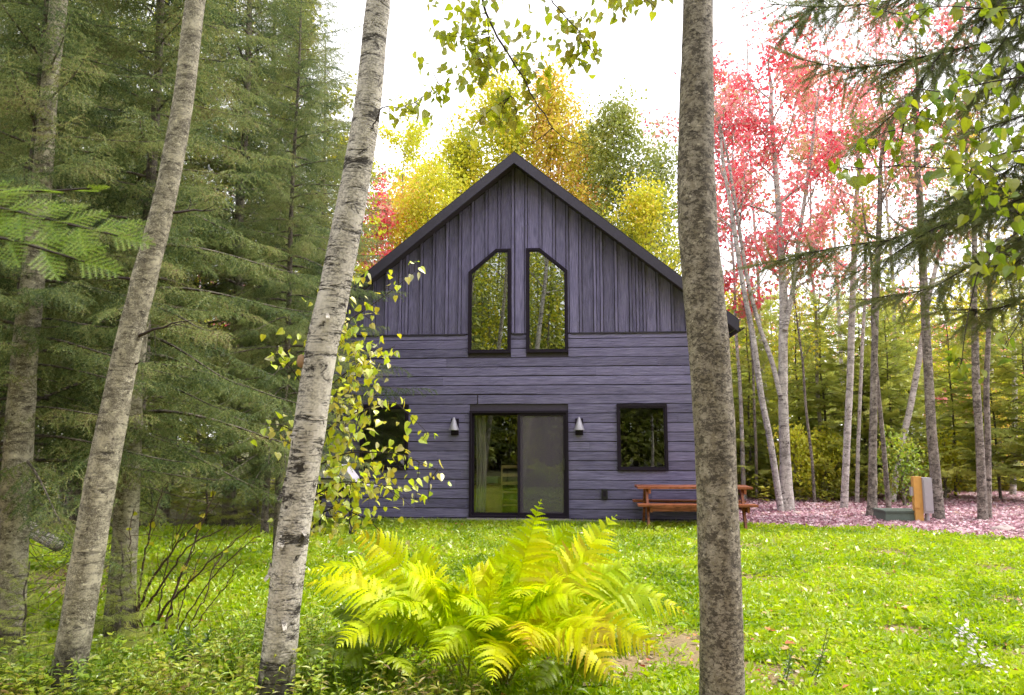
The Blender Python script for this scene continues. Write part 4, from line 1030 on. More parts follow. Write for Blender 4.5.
far_trunk('grey-brown twin-stemmed trunk, second from the right edge', [(983, 522, 12), (981, 470, 10), (979, 430, 9), (976, 386, 9), (974, 300, 7)], 14.6, 'brown_bark', 8.5, 208, 'leaf_olive', 900, 1.5, .09, 4.6, 11, name='maple_tree', forks=[([(988, 500, 8), (988, 440, 7), (986, 390, 6.5), (990, 300, 5)], .3, .9, False)])
far_trunk('white birch trunk nearest the right edge', [(1013, 495, 7), (1014, 450, 6.5), (1015, 409, 6), (1014, 350, 5.5)], 21, 'birch_far', 8.5, 209, 'leaf_orange', 900, 1.5, .10, 4.5, 10)
far_trunk('slender pale trunk between the straight white birch and the flaky birch', [(857, 504, 5), (858, 450, 4.5), (860, 400, 4), (863, 330, 4)], 18.5, 'birch_far', 7.5, 210, 'leaf_olive', 500, 1.0, .09, 4.6, 8)
far_trunk('thin dark trunk behind the right end of the picnic table', [(757, 506, 4), (756, 450, 3.5), (754, 400, 3)], 19.5, 'brown_bark', 5.5, 211, 'leaf_olive', 400, .9, .09, 3.0, 7)
far_trunk('thin grey trunk right of the forked maple foot', [(815, 507, 4), (812, 460, 3.5), (806, 410, 3)], 18.5, 'brown_bark', 6, 212, 'leaf_yellow', 500, .9, .09, 3.2, 8)

# forest edge: firs and small broadleaf trees, each a tree of its own
F_A = conifer_meshes(111, 7.0, .7, 1.8, 66, SPRAY_MED, .55, .20, .05, droop=.28, dead=16)
F_B = conifer_meshes(112, 6.0, .8, 1.5, 58, SPRAY_MED, .52, .20, .045, droop=.2, dead=16)
for px, Y, me, rz, s, lb in ((752, 20.5, F_A, 0, .78, 'flat-boughed green fir behind the picnic table end'), (722, 24.0, F_B, 1, 1.0, 'fir just past the right cabin corner, mostly behind the mottled trunk'), (802, 22.0, F_B, 2, .98, 'dark fir right behind the forked maple'), (829, 20.5, F_A, 3, .82, 'tall fir left of the straight white birch'),
                             (868, 20.0, F_B, .5, .92, 'fir whose boughs cross the flaky birch'), (896, 19.6, F_A, 4, .72, 'fir behind the leaning flaky birch'), (915, 23.0, F_A, 5, .85, 'farther fir behind the yellow post'), (958, 20.5, F_B, 1.4, .85, 'fir between the stout trunk and the twin-stemmed trunk'),
                             (1000, 19.5, F_A, 2.2, .74, 'fir left of the white birch nearest the right edge'), (1038, 18.5, F_B, 3.3, .95, 'fir cut by the right picture edge'), (778, 26.0, F_A, 4.4, .95, 'farthest fir seen left of the forked maple'), (850, 26.5, F_B, 5.5, 1.1, 'farthest fir seen behind the straight white birch')):
    conifer('fir_tree', lb, me, ('conifer_bark', 'needles_fir'), G(px, Y), rz, s, 'firs at the forest edge')
k = 300
for px, Y, H, rd, n, lf, lm, lb in ((800, 19.0, 1.5, .7, 1500, .09, 'leaf_yellow', 'low bright green bush behind the forked maple'), (826, 19.6, 1.3, .7, 1500, .09, 'leaf_yellow', 'low bright green bush left of the straight white birch foot'), (766, 21.5, 1.2, .6, 900, .08, 'leaf_olive', 'low olive bush behind the thin leaning birch'),
                                (905, 17.6, 1.3, .6, 1300, .08, 'weed', 'low green bush behind the green utility box'), (957, 22.5, 3.4, 1.0, 1900, .10, 'leaf_yellow', 'bright yellow young tree right of the stout trunk'), (945, 19.8, 1.2, .8, 1300, .09, 'leaf_yellow', 'low yellow bush behind the stout trunk'),
                                (1002, 22.5, 2.6, .9, 1200, .09, 'leaf_orange', 'rusty orange young tree by the twin-stemmed trunk'), (1022, 23.5, 3.2, 1.1, 1600, .10, 'leaf_yellow', 'yellow young tree at the right picture edge'), (862, 22.2, 3.0, 1.0, 1300, .09, 'leaf_olive', 'olive young tree behind the straight white birch'),
                                (735, 21.0, 2.2, .8, 900, .09, 'leaf_yellow', 'yellowish bush at the right cabin corner'), (790, 24.5, 4.6, 1.3, 1600, .11, 'leaf_yellow', 'yellow-green tree glowing behind the forked maple'), (920, 26.0, 5.2, 1.5, 1800, .11, 'leaf_yellow', 'pale yellow tree behind the stout trunk')):
    broadleaf('bush' if H < 2.3 else 'young_tree', lb, 'bush' if H < 2.3 else 'tree', G(px, Y), H, rd, n, lf, lm, 'brown_bark', k, .03 + .008 * H, .12 if H < 2.3 else .3, n_limb=14); k += 1
# taller crowns against the sky, right side
def tall(label, px, Y, ytop, rd, n, lf, lm, seed, z0=.45, bark='brown_bark', name='maple_tree', lean=(0, 0), n_limb=20, **kw):
    H = P(px, ytop, Y)[2]; g = G(px, Y); return broadleaf(name, label, 'tree', g, H, rd, n, lf, lm, 'birch_far' if Y < 26 and px > 700 else bark, seed, .03 + .003 * H, z0, lean=lean, n_limb=n_limb, **({'spread': .34} if n >= 7500 else {'patch': .5} if lm in ('leaf_red', 'leaf_pink') else {}), **kw)
tall('crimson maple crown glowing just right of the mottled trunk', 744, 19.5, 115, 1.4, 4200, .12, 'leaf_red', 401, .42)
tall('pink-red maple crown behind the dark drooping boughs', 826, 20.5, 90, 2.0, 5500, .13, 'leaf_pink', 402, .40)
tall('tall sparse pink maple at the upper right', 905, 23.0, 20, 2.1, 2800, .11, 'leaf_pink', 403, .40)
tall('orange-pink maple at the right edge behind the birches', 1000, 24.0, 130, 2.0, 2400, .11, 'leaf_orange', 404, .35)
tall('half-bare tall tree with few red leaves against the sky', 768, 23.0, 8, 1.7, 420, .09, 'leaf_red', 405, .4)
tall('half-bare tall birch against the sky at the upper right', 850, 25.0, -40, 1.8, 600, .09, 'leaf_pink', 406, .4, 'birch_far', 'birch_tree')
# behind the cabin
tall('tallest golden yellow tree behind the cabin roof peak', 505, 29, 112, 2.7, 17000, .15, 'leaf_yellow', 411, .2, n_limb=44)
tall('orange-topped maple behind the right slope of the roof peak', 553, 28.5, 104, 2.0, 12000, .15, 'leaf_orange', 412, .35, n_limb=24)
tall('green-gold tree behind the left roof slope', 455, 30, 168, 2.9, 16000, .15, 'leaf_yellow', 413, .25, n_limb=30)
tall('olive green aspen behind the right roof slope', 628, 28, 138, 2.4, 15000, .14, 'leaf_green', 414, .3, 'grey_bark', 'aspen_tree', n_limb=26)
tall('thin pale green aspen left of the mottled trunk', 664, 30, 168, 1.8, 8000, .13, 'leaf_green', 415, .3, 'grey_bark', 'aspen_tree')
tall('olive aspen between the orange-topped maple and the green aspen', 592, 31, 150, 2.2, 13000, .14, 'leaf_olive', 416, .3, 'grey_bark', 'aspen_tree')
tall('crimson maple showing beside the pale birch above the left eave', 374, 25, 205, 1.5, 4500, .13, 'leaf_red', 417, .35)
tall('rosy orange maple above the left roof slope', 403, 27, 205, 2.0, 9000, .14, 'leaf_orange', 418, .35)
tall('sparse yellow tree above the left roof slope', 398, 32, 140, 2.2, 6000, .14, 'leaf_yellow', 419, .4)
tall('yellow-green tree between spruces and left cabin corner', 335, 19, 150, 1.8, 5000, .11, 'leaf_yellow', 420, .25)
tall('yellow-green tree glimpsed through the far left spruces', 60, 17.5, 60, 3.0, 8000, .13, 'leaf_yellow', 421, .2)
tall('olive tree glimpsed right of the biggest dark spruce', 275, 19, 20, 2.2, 6000, .13, 'leaf_olive', 423, .2)
tall('yellow tree glimpsed between the spruces behind the leaning birch', 170, 18.5, 30, 3.2, 9000, .13, 'leaf_yellow', 422, .2)

tall('yellow-green tree low behind the right roof slope', 650, 26, 215, 2.2, 9000, .13, 'leaf_yellow', 424, .2)
tall('soft green-gold tree low behind the left roof slope', 425, 25, 195, 2.0, 8000, .13, 'leaf_yellow', 425, .2)
# far wood: one mass of simple trees behind everything, and the wood behind the viewer
def far_wood(name, label, spots, mats, seed, nl=420, lf=.26):
    rng = np.random.default_rng(seed); w = MB(); cs = [MB() for _ in mats]
    for x, y, H, rd, kind in spots:
        h = np.linspace(0, H, 5); pts = np.stack([x + .1 * rng.standard_normal(5), y + .1 * rng.standard_normal(5), h], 1); tube(w, pts, np.linspace(.016 * H ** .7, .012, 5), 5, False)
        if kind == 0:   # conifer shape
            t = rng.beta(1, 1.5, nl); a = rng.uniform(0, 2 * PI, nl); rr = rd * (1 - t) * np.sqrt(rng.uniform(.05, 1, nl))
            pos = np.stack([x + rr * np.cos(a), y + rr * np.sin(a), H * (.08 + .92 * t) - .25 * rr], 1)
            f = np.stack([np.cos(a), np.sin(a), -.35 + 0 * a], 1) + .25 * rng.standard_normal((nl, 3))
            scatter(cs[0], *LEAF_D, pos, frames(f, np.array((0, 0, 1.)) + .3 * rng.standard_normal((nl, 3))), lf * 1.8 * rng.uniform(.6, 1.3, nl))
        else:
            cc = np.array([(rng.uniform(-.7, .7) * rd, rng.uniform(-.7, .7) * rd, H * rng.uniform(.35, 1)) for _ in range(14)])
            pos = cc[rng.integers(0, 14, nl)] + rng.standard_normal((nl, 3)) * (rd * .3, rd * .3, H * .06) + (x, y, 0)
            scatter(cs[kind], *LEAF_D, pos, leaf_frames(rng, nl, .3), lf * rng.uniform(.5, 1.2, nl))
    V, o = w, None
    root = w.build(name, M['conifer_bark'], None, True); tag(root, label, None, None, 'stuff')
    for cme, mt in zip(cs, mats):
        if cme.n: tag(cme.build('foliage', M[mt], root), None, None, None, 'stuff')
    return root
rng = np.random.default_rng(55); spots = []
for _ in range(230):
    px = rng.uniform(-150, 1250); Y = rng.uniform(30, 48); g = G(px, Y)
    hmax = (8.5 if 690 < px else 8 if px > 360 else 13); spots.append((g[0], Y, rng.uniform(.6, 1.15) * hmax, rng.uniform(1.2, 2.2), int(rng.choice((0, 1, 1, 2, 2, 3)))))
far_wood('far_wood', 'mixed wood closing the view behind the nearer trees', spots, ['needles_fir', 'leaf_yellow', 'leaf_olive', 'leaf_pink'], 56, 800, .24)
spots = []
for _ in range(210):
    a = rng.uniform(PI * 1.12, PI * 1.88); d = rng.uniform(9, 24); spots.append((d * math.cos(a) * 1.2, d * math.sin(a) + 2, rng.uniform(7, 9 + d * .6), rng.uniform(1.3, 2.2), int(rng.choice((0, 0, 1, 2)))))
far_wood('wood_mirrored', 'wood facing the cabin, seen mirrored in its window glass', spots, ['needles_fir', 'leaf_yellow', 'leaf_green'], 57, 900, .2)

# ================================================================== BARE BUSH, LOG
rng = np.random.default_rng(61); Yb = 6.2; base = P(150, 634, Yb); base[2] = 0
bs = thing('bare_bush', 'leafless bush of dark arching stems at the lawn edge left of the pale birch', 'bush', tuple(base))
stems = [([(135, 618), (152, 582), (186, 536), (223, 503)], .011), ([(137, 625), (162, 590), (192, 545), (235, 523)], .010), ([(150, 632), (183, 591), (217, 560), (263, 523)], .010), ([(140, 610), (150, 560), (160, 520), (177, 480)], .008),
         ([(163, 632), (172, 585), (192, 530), (205, 492)], .008), ([(168, 628), (186, 578), (205, 545), (214, 530)], .006), ([(175, 630), (182, 600), (193, 570), (196, 560)], .004), ([(185, 630), (200, 600), (205, 570), (222, 545)], .005),
         ([(145, 620), (140, 580), (143, 530), (150, 505)], .004), ([(190, 632), (205, 610), (225, 585), (240, 560)], .004), ([(155, 630), (165, 560), (180, 520), (186, 500)], .005), ([(178, 632), (210, 580), (235, 555), (262, 535)], .005)]
tips = []
for rows, r0 in stems:
    m = px_curve([(rows[0][0], 640)] + rows, Yb); m[:, 1] += np.linspace(0, rng.uniform(-.35, .35), len(m)); m[0, 2] = -.02
    q = smooth_path(m, 24, 2) - base; q[1:] += .006 * rng.standard_normal((23, 3)); w = MB(); tube(w, q, np.linspace(r0 * 1.35, .003, 24), 6, False)
    for _ in range(7):
        i = rng.integers(8, 23); tube(w, limb(q[i], q[min(23, i + 1)] - q[i - 1] + .05 * rng.standard_normal(3), rng.uniform(.1, .35), rng, 6, .1, .15), np.linspace(.003, .001, 6), 3, False)
    w.build('stem', M['bush_stem'], bs, True); tips.append(q[14:])
tp = np.concatenate(tips); c = MB(); pos = tp[rng.integers(0, len(tp), 16)]; scatter(c, *LEAF_H, pos, leaf_frames(rng, 16, .8), .06 * rng.uniform(.6, 1.2, 16)); c.build('last_leaves', M['leaf_yellow'], bs)
a, b = P(28, 528, 9.5), P(58, 546, 9.2); mb = MB(); trunk_tube(mb, np.array([a, (a + b) / 2, b]), np.array((.09, .085, .07)), 12, 14, rng, .08, 0)
tag(mb.build('log', M['birch'], None, True), 'pale broken log propped among the boughs beside the leftmost birch', 'log')

# ================================================================== FERNS
def frond(base, tip, arch, W, twist, rng, root, mat, n=44):
    """one ostrich-fern frond: a bent rachis with toothed leaflets both sides"""
    base, tip = np.array(base, float), np.array(tip, float)
    ctrl = base + (tip - base) * .38 + np.array((0, 0, arch))
    s = np.linspace(0, 1, 60)[:, None]; q = (1 - s) ** 2 * base + 2 * s * (1 - s) * ctrl + s ** 2 * tip
    D = np.linalg.norm(tip - base); hz0 = norm(np.cross(tip - base, (0, 0, 1.)) + 1e-6)
    q = q + hz0 * (rng.normal(0, .06) * D * np.sin(s * PI) + rng.normal(0, .07) * D * s ** 3) + np.array((0, 0, -1.)) * (rng.uniform(0, .08) * D * np.clip(s - .6, 0, 1) ** 2 * 6)
    g = norm(np.gradient(q, axis=0)); hz = norm(np.cross(g, (0, 0, 1.)) + 1e-6)
    nv = np.cross(hz, g); a = R(twist) + rng.normal(0, .35) * s; side = hz * np.cos(a) + nv * np.sin(a)
    w, c = MB(), MB(); tube(w, q[:9], np.linspace(.0065, .005, 9), 5, False); tube(c, q[6:], np.linspace(.0052, .0012, 54), 4, False)
    u = s[:, 0]; tt = np.linspace(.10, .995, n) + rng.normal(0, .004, n)
    I = lambda A, t: np.array([np.interp(t, u, A[:, x]) for x in range(3)])
    nz = 15; dr = rng.uniform(.12, .36); lost = rng.uniform(0, 1, (n, 2)) < .025
    for k, t in enumerate(tt):
        prof = min(1, (.12 + 1.25 * max(0, t - .08) ** .85 / .6 ** .85)) if t < .68 else max(.03, 1 - ((t - .68) / .32) ** 1.55)
        for sg in (-1, 1):
            if lost[k, (sg + 1) // 2]: continue
            l = W * prof * rng.uniform(.82, 1.12); o, d, sd = I(q, t), norm(I(g, t)), norm(I(side, t)); up = np.cross(sd, d)
            e = norm(sd * sg * .9 + d * (.25 + .25 * t + rng.normal(0, .07)) + up * rng.normal(0, .10))
            v = np.linspace(0, 1, nz); hw = (.0145 + .005 * (l / W)) * (1 - v ** 2.2) * np.where(np.arange(nz) % 2, .5, 1.0) * min(1, .35 + l / W)
            ax = o + e * (l * v)[:, None] + up * (.06 * l * np.sin(v * PI))[:, None] + np.array((0, 0, -1)) * (l * dr * rng.uniform(.6, 1.4) * v ** 2.2)[:, None] + d * (rng.normal(.12, .06) * l * v ** 2)[:, None]
            dd = norm(np.cross(up, e)) * sg + .3 * rng.standard_normal() * up
            A, B = ax + dd * hw[:, None], ax - dd * hw[:, None]; i = np.arange(nz - 1)
            c.add(np.concatenate([A, B]), np.stack([i, i + 1, nz + i + 1, nz + i], 1))
    f = c.build('frond', M[mat], root); w.build('stalk', M['fern_stalk'], f, True)
rng = np.random.default_rng(71)
def fern(label, px, Y, tips, mat, W=.14):
    g = G(px, Y); t = thing('fern', label, 'fern', tuple(g))
    for x, y, dY, arch, tw in tips:
        tip = P(x, y, Y + dY) - g; b = np.array((rng.uniform(-.05, .05), rng.uniform(-.05, .05), .0))
        frond(b, tip, arch, W * min(1.2, .45 + .6 * np.linalg.norm(tip)) * rng.uniform(.9, 1.1), tw, rng, t, mat)
    return t
fern('largest bright yellow-green fern in the middle foreground', 500, 5.0,
     [(538, 498, .15, .10, -70), (616, 508, .1, .16, -62), (575, 512, .45, .15, -75), (500, 530, .3, .12, 75), (690, 600, .0, .55, -35), (665, 645, -.25, .6, -35), (560, 650, -.8, .5, -10), (650, 575, .3, .4, -45), (430, 650, -.6, .5, 15), (500, 672, -.95, .45, 5), (630, 672, -.4, .5, -25), (640, 560, .1, .35, -50), (585, 600, -.5, .55, -20), (460, 560, -.2, .3, 60), (530, 590, -.55, .5, -5), (600, 550, -.1, .3, -55), (455, 600, -.4, .4, 40), (480, 545, .35, .2, 60), (515, 560, -.3, .25, -40), (445, 585, .2, .35, 55), (560, 570, -.45, .3, -30), (605, 640, -.75, .4, -20), (520, 640, -.9, .4, 0), (490, 620, -.7, .4, 20)], 'fern', .17)
fern('upright bright fern close behind the largest fern', 520, 5.45, [(500, 545, .1, .2, 60), (548, 520, .1, .15, -70), (580, 535, .0, .3, -55), (630, 560, .1, .4, -45), (470, 565, .0, .4, 50), (650, 600, .0, .5, -40), (590, 575, -.3, .5, -30)], 'fern', .16)
fern('yellow-green fern arching left from beside the largest fern', 465, 5.1,
     [(360, 520, .1, .22, 55), (318, 552, .15, .45, 45), (300, 572, -.2, .45, 40), (375, 612, -.5, .55, 20), (335, 645, -.5, .5, 25), (415, 545, .35, .3, 60), (440, 585, -.3, .5, 40), (390, 585, .5, .4, 45), (440, 660, -.8, .45, 10), (395, 560, -.2, .4, 50), (350, 600, .3, .5, 40)], 'fern', .165)
fern('smaller greener fern low at the foot of the pale birch', 385, 4.95, [(320, 640, -.1, .35, 40), (345, 665, -.3, .3, 30), (440, 650, .0, .35, -35), (400, 630, .2, .3, 10), (365, 620, .2, .35, 40), (410, 675, -.5, .3, 10), (330, 610, .3, .4, 45), (300, 655, -.2, .3, 40)], 'fern_green', .12)
fern('low greener fern under the right fronds of the largest fern', 565, 4.95, [(640, 650, -.1, .3, -40), (600, 680, -.4, .25, -20), (540, 690, -.5, .3, 0), (610, 630, .3, .35, -30), (570, 640, .3, .35, 0)], 'fern_green', .12)

# ================================================================== LAWN COVER, FALLEN LEAVES
rng = np.random.default_rng(81)
patches = [(3.2, 6.3, .28), (6.0, 9.2, .4), (.9, 9.6, .3), (3.4, 11.2, .35), (-1.6, 10.5, .3), (1.15, 5.6, .55), (1.5, 6.1, .4), (.6, 5.35, .35), (2.35, 8.9, .35), (2.8, 8.7, .25), (4.9, 7.4, .4), (-5.2, 9.0, .7), (-4.6, 8.0, .45), (3.9, 5.7, .3), (-.2, 8.6, .25), (5.2, 10.5, .35), (.35, 7.2, .2), (2.0, 7.1, .18), (1.8, 5.2, .35), (-4.4, 6.5, .4)]
def lawn_points(n, ymin, ymax, powr=1.0, jitter=True):
    """random lawn positions, denser near the camera; bare patches thinned"""
    u = rng.uniform(0, 1, n); Y = ymin * (ymax / ymin) ** (u ** powr); px = rng.uniform(-90, 1114, n)
    X = (px - 512) / FPX * Y * .985; ok = (Y < lawn_edge(X) - .02 * rng.uniform(0, 4, n)) & (X > -12.5)
    for x, y, r in patches:
        d = np.hypot(X - x, (Y - y) * 1.0) / r + .18 * np.sin(9 * X + 3 * y) + .15 * np.sin(11 * Y + x); ok &= (d > 1) | (rng.uniform(0, 1, n) < .10 + .5 * np.clip(d - .5, 0, 1))
    th = .5 + .5 * np.sin(X * 2.1 + 1.3 * np.sin(Y * 1.7)) * np.sin(Y * 1.9 + X * .7); ok &= rng.uniform(0, 1, n) < .72 + .4 * th
    return X[ok], Y[ok]
mb = MB()
X, Y = lawn_points(230000, 4.3, 14.2); n = len(X)                      # broad leaves on short stalks
f = norm(np.stack([rng.standard_normal(n), rng.standard_normal(n), rng.uniform(-.1, 1.3, n)], 1)); up = np.stack([.6 * rng.standard_normal(n), .6 * rng.standard_normal(n), np.ones(n)], 1)
sc = rng.uniform(.025, .065, n) * (1 + .04 * (Y - 5)); big = rng.uniform(0, 1, n) < .06; sc[big] *= 1.7
hz = np.abs(rng.normal(.02, .018, n)) * (1 + .3 * np.sin(X * 3 + Y)) + .006
wd = rng.uniform(.5, .95, n)
scatter(mb, *LEAF_D, np.stack([X, Y, hz], 1), frames(f, up), np.stack([sc * wd, sc, sc * 1.6], 1))
X, Y = lawn_points(110000, 4.3, 14.2); n = len(X)                      # grass blades
f = norm(np.stack([.7 * rng.standard_normal(n), .7 * rng.standard_normal(n), rng.uniform(.5, 1.3, n)], 1))
sc = rng.uniform(.04, .11, n) * (1 + .02 * (Y - 5)); scatter(mb, *BLADE, np.stack([X, Y, 0 * X + .004], 1), frames(f, rng.standard_normal((n, 3))), np.stack([sc * 1.4, sc, sc], 1))
tag(mb.build('grass', M['lawn_leaf']), 'bright yellow-green grass and broadleaf ground cover of the lawn', None, None, 'stuff')
mb = MB(); n = 2600; Y = 4.6 * (14 / 4.6) ** rng.uniform(0, 1, n); X = rng.uniform(-90, 1114, n); X = (X - 512) / FPX * Y; ok = Y < lawn_edge(X); X, Y = X[ok], Y[ok]; n = len(X)
scatter(mb, *LEAF_O, np.stack([X, Y, rng.uniform(.02, .06, n)], 1), frames(rng.standard_normal((n, 3)) * (1, 1, .25), np.array((0, 0, 1.)) + .35 * rng.standard_normal((n, 3))), rng.uniform(.03, .065, n))
ex = [(3.55, 7.0), (3.65, 7.15), (2.2, 5.6), (2.1, 5.65), (4.0, 9.2), (3.9, 9.1), (4.2, 8.6), (2.3, 6.8), (5.6, 6.6), (5.5, 6.3), (4.4, 5.4), (4.5, 10.6), (2.1, 6.2)]
pos = np.array([(x + rng.normal(0, .08), y + rng.normal(0, .08), .07) for x, y in ex for _ in range(4)])
scatter(mb, *LEAF_M, pos, frames(rng.standard_normal((len(pos), 3)) * (1, 1, .2), np.array((0, 0, 1.)) + .25 * rng.standard_normal((len(pos), 3))), rng.uniform(.05, .09, len(pos)))
tag(mb.build('fallen_leaves', M['litter_mix']), 'scattered tan and red fallen leaves lying in the lawn', None, None, 'stuff')
mb = MB(); n = 75000; px = rng.uniform(700, 1100, n); Y = 11.3 * (22.3 / 11.3) ** rng.uniform(0, 1, n); X = (px - 512) / FPX * Y
ok = (Y > lawn_edge(X) - np.abs(rng.normal(0, .12, n))) & (X > 3.2); X, Y = X[ok], Y[ok]; n = len(X)
scatter(mb, *LEAF_M, np.stack([X, Y, rng.uniform(.012, .05, n)], 1), frames(rng.standard_normal((n, 3)) * (1, 1, .2), np.array((0, 0, 1.)) + .42 * rng.standard_normal((n, 3))), rng.uniform(.045, .08, n))
tag(mb.build('leaf_litter', M['litter']), 'pink and mauve fallen maple leaves covering the ground right of the cabin', None, None, 'stuff')
mb = MB(); n = 9000; px = rng.uniform(330, 700, n); X = rng.uniform(-4.6, 4.2, n); Y = 14.4 - X * math.sin(TH) - rng.uniform(.08, .5, n)
f = norm(np.stack([.6 * rng.standard_normal(n), .6 * rng.standard_normal(n), rng.uniform(.6, 1.3, n)], 1)); sc = rng.uniform(.05, .13, n)
scatter(mb, *BLADE, np.stack([X, Y, 0 * X], 1), frames(f, rng.standard_normal((n, 3))), np.stack([sc * 1.6, sc, sc], 1))
tag(mb.build('grass', M['lawn_leaf']), 'longer grass fringe along the foot of the cabin wall', None, None, 'stuff')

# rough undergrowth in the left foreground and under the far trees
def undergrowth(name, label, n, area, hmax, mat, seed, lf=.06):
    rng = np.random.default_rng(seed); w, c = MB(), MB()
    x, y = area(rng, n)
    for i in range(n):
        H = hmax * rng.uniform(.35, 1); l = limb((x[i], y[i], 0), (.35 * rng.standard_normal(), .35 * rng.standard_normal(), 1), H, rng, 6, .0, .09)
        tube(w, l, np.linspace(.0032, .001, 6), 3, False); m = int(9 + 14 * H / .5)
        t = rng.uniform(.15, 1, m); u = np.linspace(0, 1, 6); pos = np.stack([np.interp(t, u, l[:, a]) for a in range(3)], 1)
        a = rng.uniform(0, 2 * PI, m); f = np.stack([np.cos(a), np.sin(a), rng.uniform(-.25, .6, m)], 1)
        s = lf * rng.uniform(.6, 1.3, m); k = .42 if i % 3 else .95
        scatter(c, *LEAF_O, pos, frames(f, np.array((0, 0, 1.)) + .2 * rng.standard_normal((m, 3))), np.stack([s * k, s * (1.2 if k < .5 else 1), s], 1))
    r = w.build(name, M['stem_green']); tag(r, label, None, None, 'stuff'); tag(c.build('leaves', M[mat], r), None, None, None, 'stuff')
def area_left(rng, n):
    px = rng.uniform(-60, 340, n); px = np.where(rng.uniform(0, 1, n) < .2, rng.uniform(300, 470, n), px)
    far = np.interp(px, [0, 150, 215, 250, 330, 420, 480], [4.9, 5.0, 5.3, 6.3, 6.0, 5.2, 4.9]); Y = 4.2 + (far - 4.2) * rng.uniform(0, 1, n)
    return (px - 512) / FPX * Y, Y
undergrowth('undergrowth', 'tangled weeds and leafy stems in the left foreground', 750, area_left, .42, 'weed', 91, .042)
def area_wood(rng, n):
    Y = rng.uniform(18.5, 27, n); px = rng.uniform(690, 1090, n); px = np.where(rng.uniform(0, 1, n) < .18, rng.uniform(-60, 330, n), px); Y = np.where(px < 400, rng.uniform(14.6, 20, n), Y); Y = np.where((px > 925) & (Y < 21.8), 22.5, Y); return (px - 512) / FPX * Y, Y
undergrowth('woodland_undergrowth', 'low green growth on the floor of the wood', 800, area_wood, .8, 'leaf_olive', 92, .15)

# single plants in the foreground
def wild_plant(label, px, Y, H, nst, lf, wf, mat, seed, name='wild_plant', cat='plant'):
    rng = np.random.default_rng(seed); g = G(px, Y); t = thing(name, label, cat, tuple(g))
    for s in range(nst):
        l = limb((rng.uniform(-.04, .04), rng.uniform(-.04, .04), -.01), (.22 * rng.standard_normal(), .22 * rng.standard_normal(), 1), H * rng.uniform(.75, 1.05), rng, 9, 0, .05)
        w, c = MB(), MB(); tube(w, l, np.linspace(.004, .0015, 9), 5, False); m = int(26 * H / .4); tt = np.linspace(.12, 1, m); u = np.linspace(0, 1, 9)
        pos = np.stack([np.interp(tt, u, l[:, a]) for a in range(3)], 1); a = np.arange(m) * 2.4 + rng.uniform(0, 6); f = np.stack([np.cos(a), np.sin(a), .25 + .9 * tt ** 2], 1); sc = lf * (1.15 - .75 * tt) * rng.uniform(.85, 1.1, m)
        scatter(c, *LEAF_O, pos, frames(f, np.repeat([(0, 0, 1.)], m, 0)), np.stack([sc * wf, sc, sc], 1)); st = w.build('stem', M['stem_green'], t, True); c.build('leaves', M[mat], st)
    return t
wild_plant('lance-leaved bright green plant at the bottom edge right of the leaning birch', 122, 4.75, .30, 4, .11, .35, 'weed', 501)
wild_plant('broad-leaved plant between the bare bush and the pale birch', 188, 5.3, .34, 4, .09, .9, 'herb', 502)
wild_plant('leafy green plant hugging the left side of the pale birch foot', 238, 5.0, .40, 4, .08, .8, 'weed', 503)
wild_plant('lance-leaved plant just right of the pale birch foot', 312, 4.8, .36, 5, .10, .33, 'weed', 504)
wild_plant('thin dark seedy weed standing in the lawn right of the mottled trunk', 812, 5.1, .42, 2, .06, .3, 'herb', 505)
wild_plant('bushy dark herb in the lawn between mottled trunk and asters', 782, 5.0, .26, 3, .06, .5, 'herb', 506)
# white asters
rng = np.random.default_rng(95); g = G(985, 5.25); t = thing('aster_plant', 'clump of small whitish asters in the lawn at the lower right', 'flowers', tuple(g))
for j, (x, y, n) in enumerate(((962, 632, 16), (970, 640, 18), (976, 652, 12), (985, 668, 20), (998, 676, 14), (978, 672, 14), (990, 662, 8), (968, 660, 6))):
    q = P(x, y, 5.2 + rng.uniform(-.1, .1)) - g; l = smooth_path([(rng.uniform(-.03, .03), 0, 0), q * (.4, .4, .6), q], 8, 1); w = MB(); tube(w, l, np.linspace(.003, .0015, 8), 4, False); m = 9
    st = w.build('stem', M['stem_green'], t, True); c = MB()
    pos = np.stack([np.interp(np.linspace(.2, .9, m), np.linspace(0, 1, 8), l[:, a]) for a in range(3)], 1); scatter(c, *LEAF_O, pos, frames(rdir(rng, m) + (0, 0, .3), np.repeat([(0, 0, 1.)], m, 0)), np.repeat([(.012, .05, .04)], m, 0)); c.build('leaves', M['weed'], st)
    c = MB()
    for _ in range(n):
        o = q + .035 * rng.standard_normal(3); nv = norm(np.array((.4 * rng.standard_normal(), -.4, 1.))); k = 11; a = np.arange(k) * 2 * PI / k + rng.uniform(0, 1); e1 = norm(np.cross(nv, (1, 0, 0))); e2 = np.cross(nv, e1)
        f = np.cos(a)[:, None] * e1 + np.sin(a)[:, None] * e2 + .15 * nv; scatter(c, *LEAF_D, np.repeat([o], k, 0), frames(f, np.repeat([nv], k, 0)), np.repeat([(.008, .013, .01)], k, 0))
    c.build('blossom', M['petal'], st)

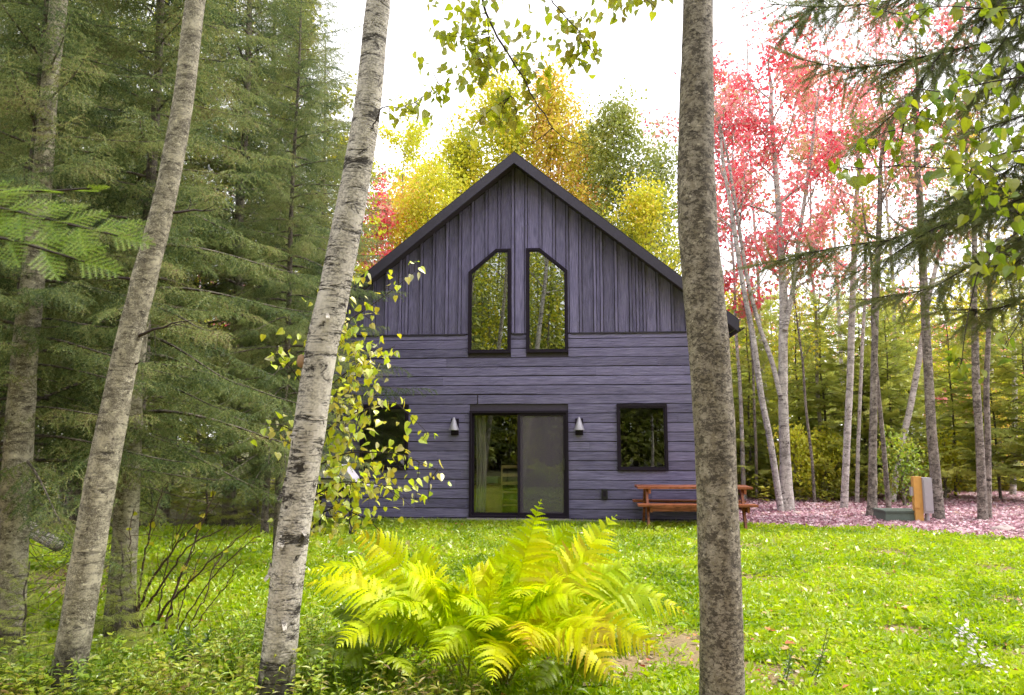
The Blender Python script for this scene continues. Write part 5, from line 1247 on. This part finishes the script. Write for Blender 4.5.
# ================================================================== LIGHT, SKY, CAMERA
SUN_EL, SUN_AZ = R(60), R(80)          # azimuth clockwise from +Y: high on the right
w = bpy.data.worlds.new('World'); bpy.context.scene.world = w; w.use_nodes = True
t = NT(w)
sky = t.n('ShaderNodeTexSky', sky_type='NISHITA', sun_disc=False, sun_elevation=SUN_EL, sun_rotation=SUN_AZ, air_density=1.0, dust_density=3.0)
co = t.n('ShaderNodeTexCoord').outputs['Generated']
cl = t.noise(t.mapping(co, (1, 1, 2.5)), 1.6, 5, .6)
cloud = t.ramp(cl, [(.3, (7.6, 7.4, 7.7)), (.7, (10.5, 10.2, 10.2))])
mixn = t.mix(.86, sky.outputs[0], cloud)
bg = t.n('ShaderNodeBackground', {'Color': mixn, 'Strength': .15})
o = t.n('ShaderNodeOutputWorld'); t.t.links.new(bg.outputs[0], o.inputs[0])
sd = bpy.data.lights.new('sun', 'SUN'); sd.energy = 2.6; sd.angle = R(11); sd.color = (1, .96, .88)
so = bpy.data.objects.new('sun', sd); C.objects.link(so)
d = Vector((math.sin(SUN_AZ) * math.cos(SUN_EL), math.cos(SUN_AZ) * math.cos(SUN_EL), math.sin(SUN_EL)))
so.rotation_euler = d.to_track_quat('Z', 'Y').to_euler(); so.location = d * 60
cd = bpy.data.cameras.new('camera'); co_ = bpy.data.objects.new('camera', cd); C.objects.link(co_)
cd.sensor_width = 36; cd.lens = FPX / 1024 * 36; cd.clip_start = .05; cd.clip_end = 2000
co_.location = (0, 0, EYE); co_.rotation_euler = (R(90 + PITCH), 0, 0)
cd.dof.use_dof = True; cd.dof.focus_distance = 11; cd.dof.aperture_fstop = 9
sc = bpy.context.scene; sc.camera = co_
sc.view_settings.view_transform = 'Standard'; sc.view_settings.look = 'None'; sc.view_settings.exposure = .95; sc.view_settings.gamma = 1
cy = sc.cycles; cy.max_bounces = 6; cy.diffuse_bounces = 4; cy.glossy_bounces = 3; cy.transmission_bounces = 4; cy.transparent_max_bounces = 8
cy.use_denoising = True; cy.denoising_input_passes = 'RGB_ALBEDO_NORMAL'; cy.denoising_prefilter = 'FAST'; cy.caustics_reflective = False; cy.caustics_refractive = False
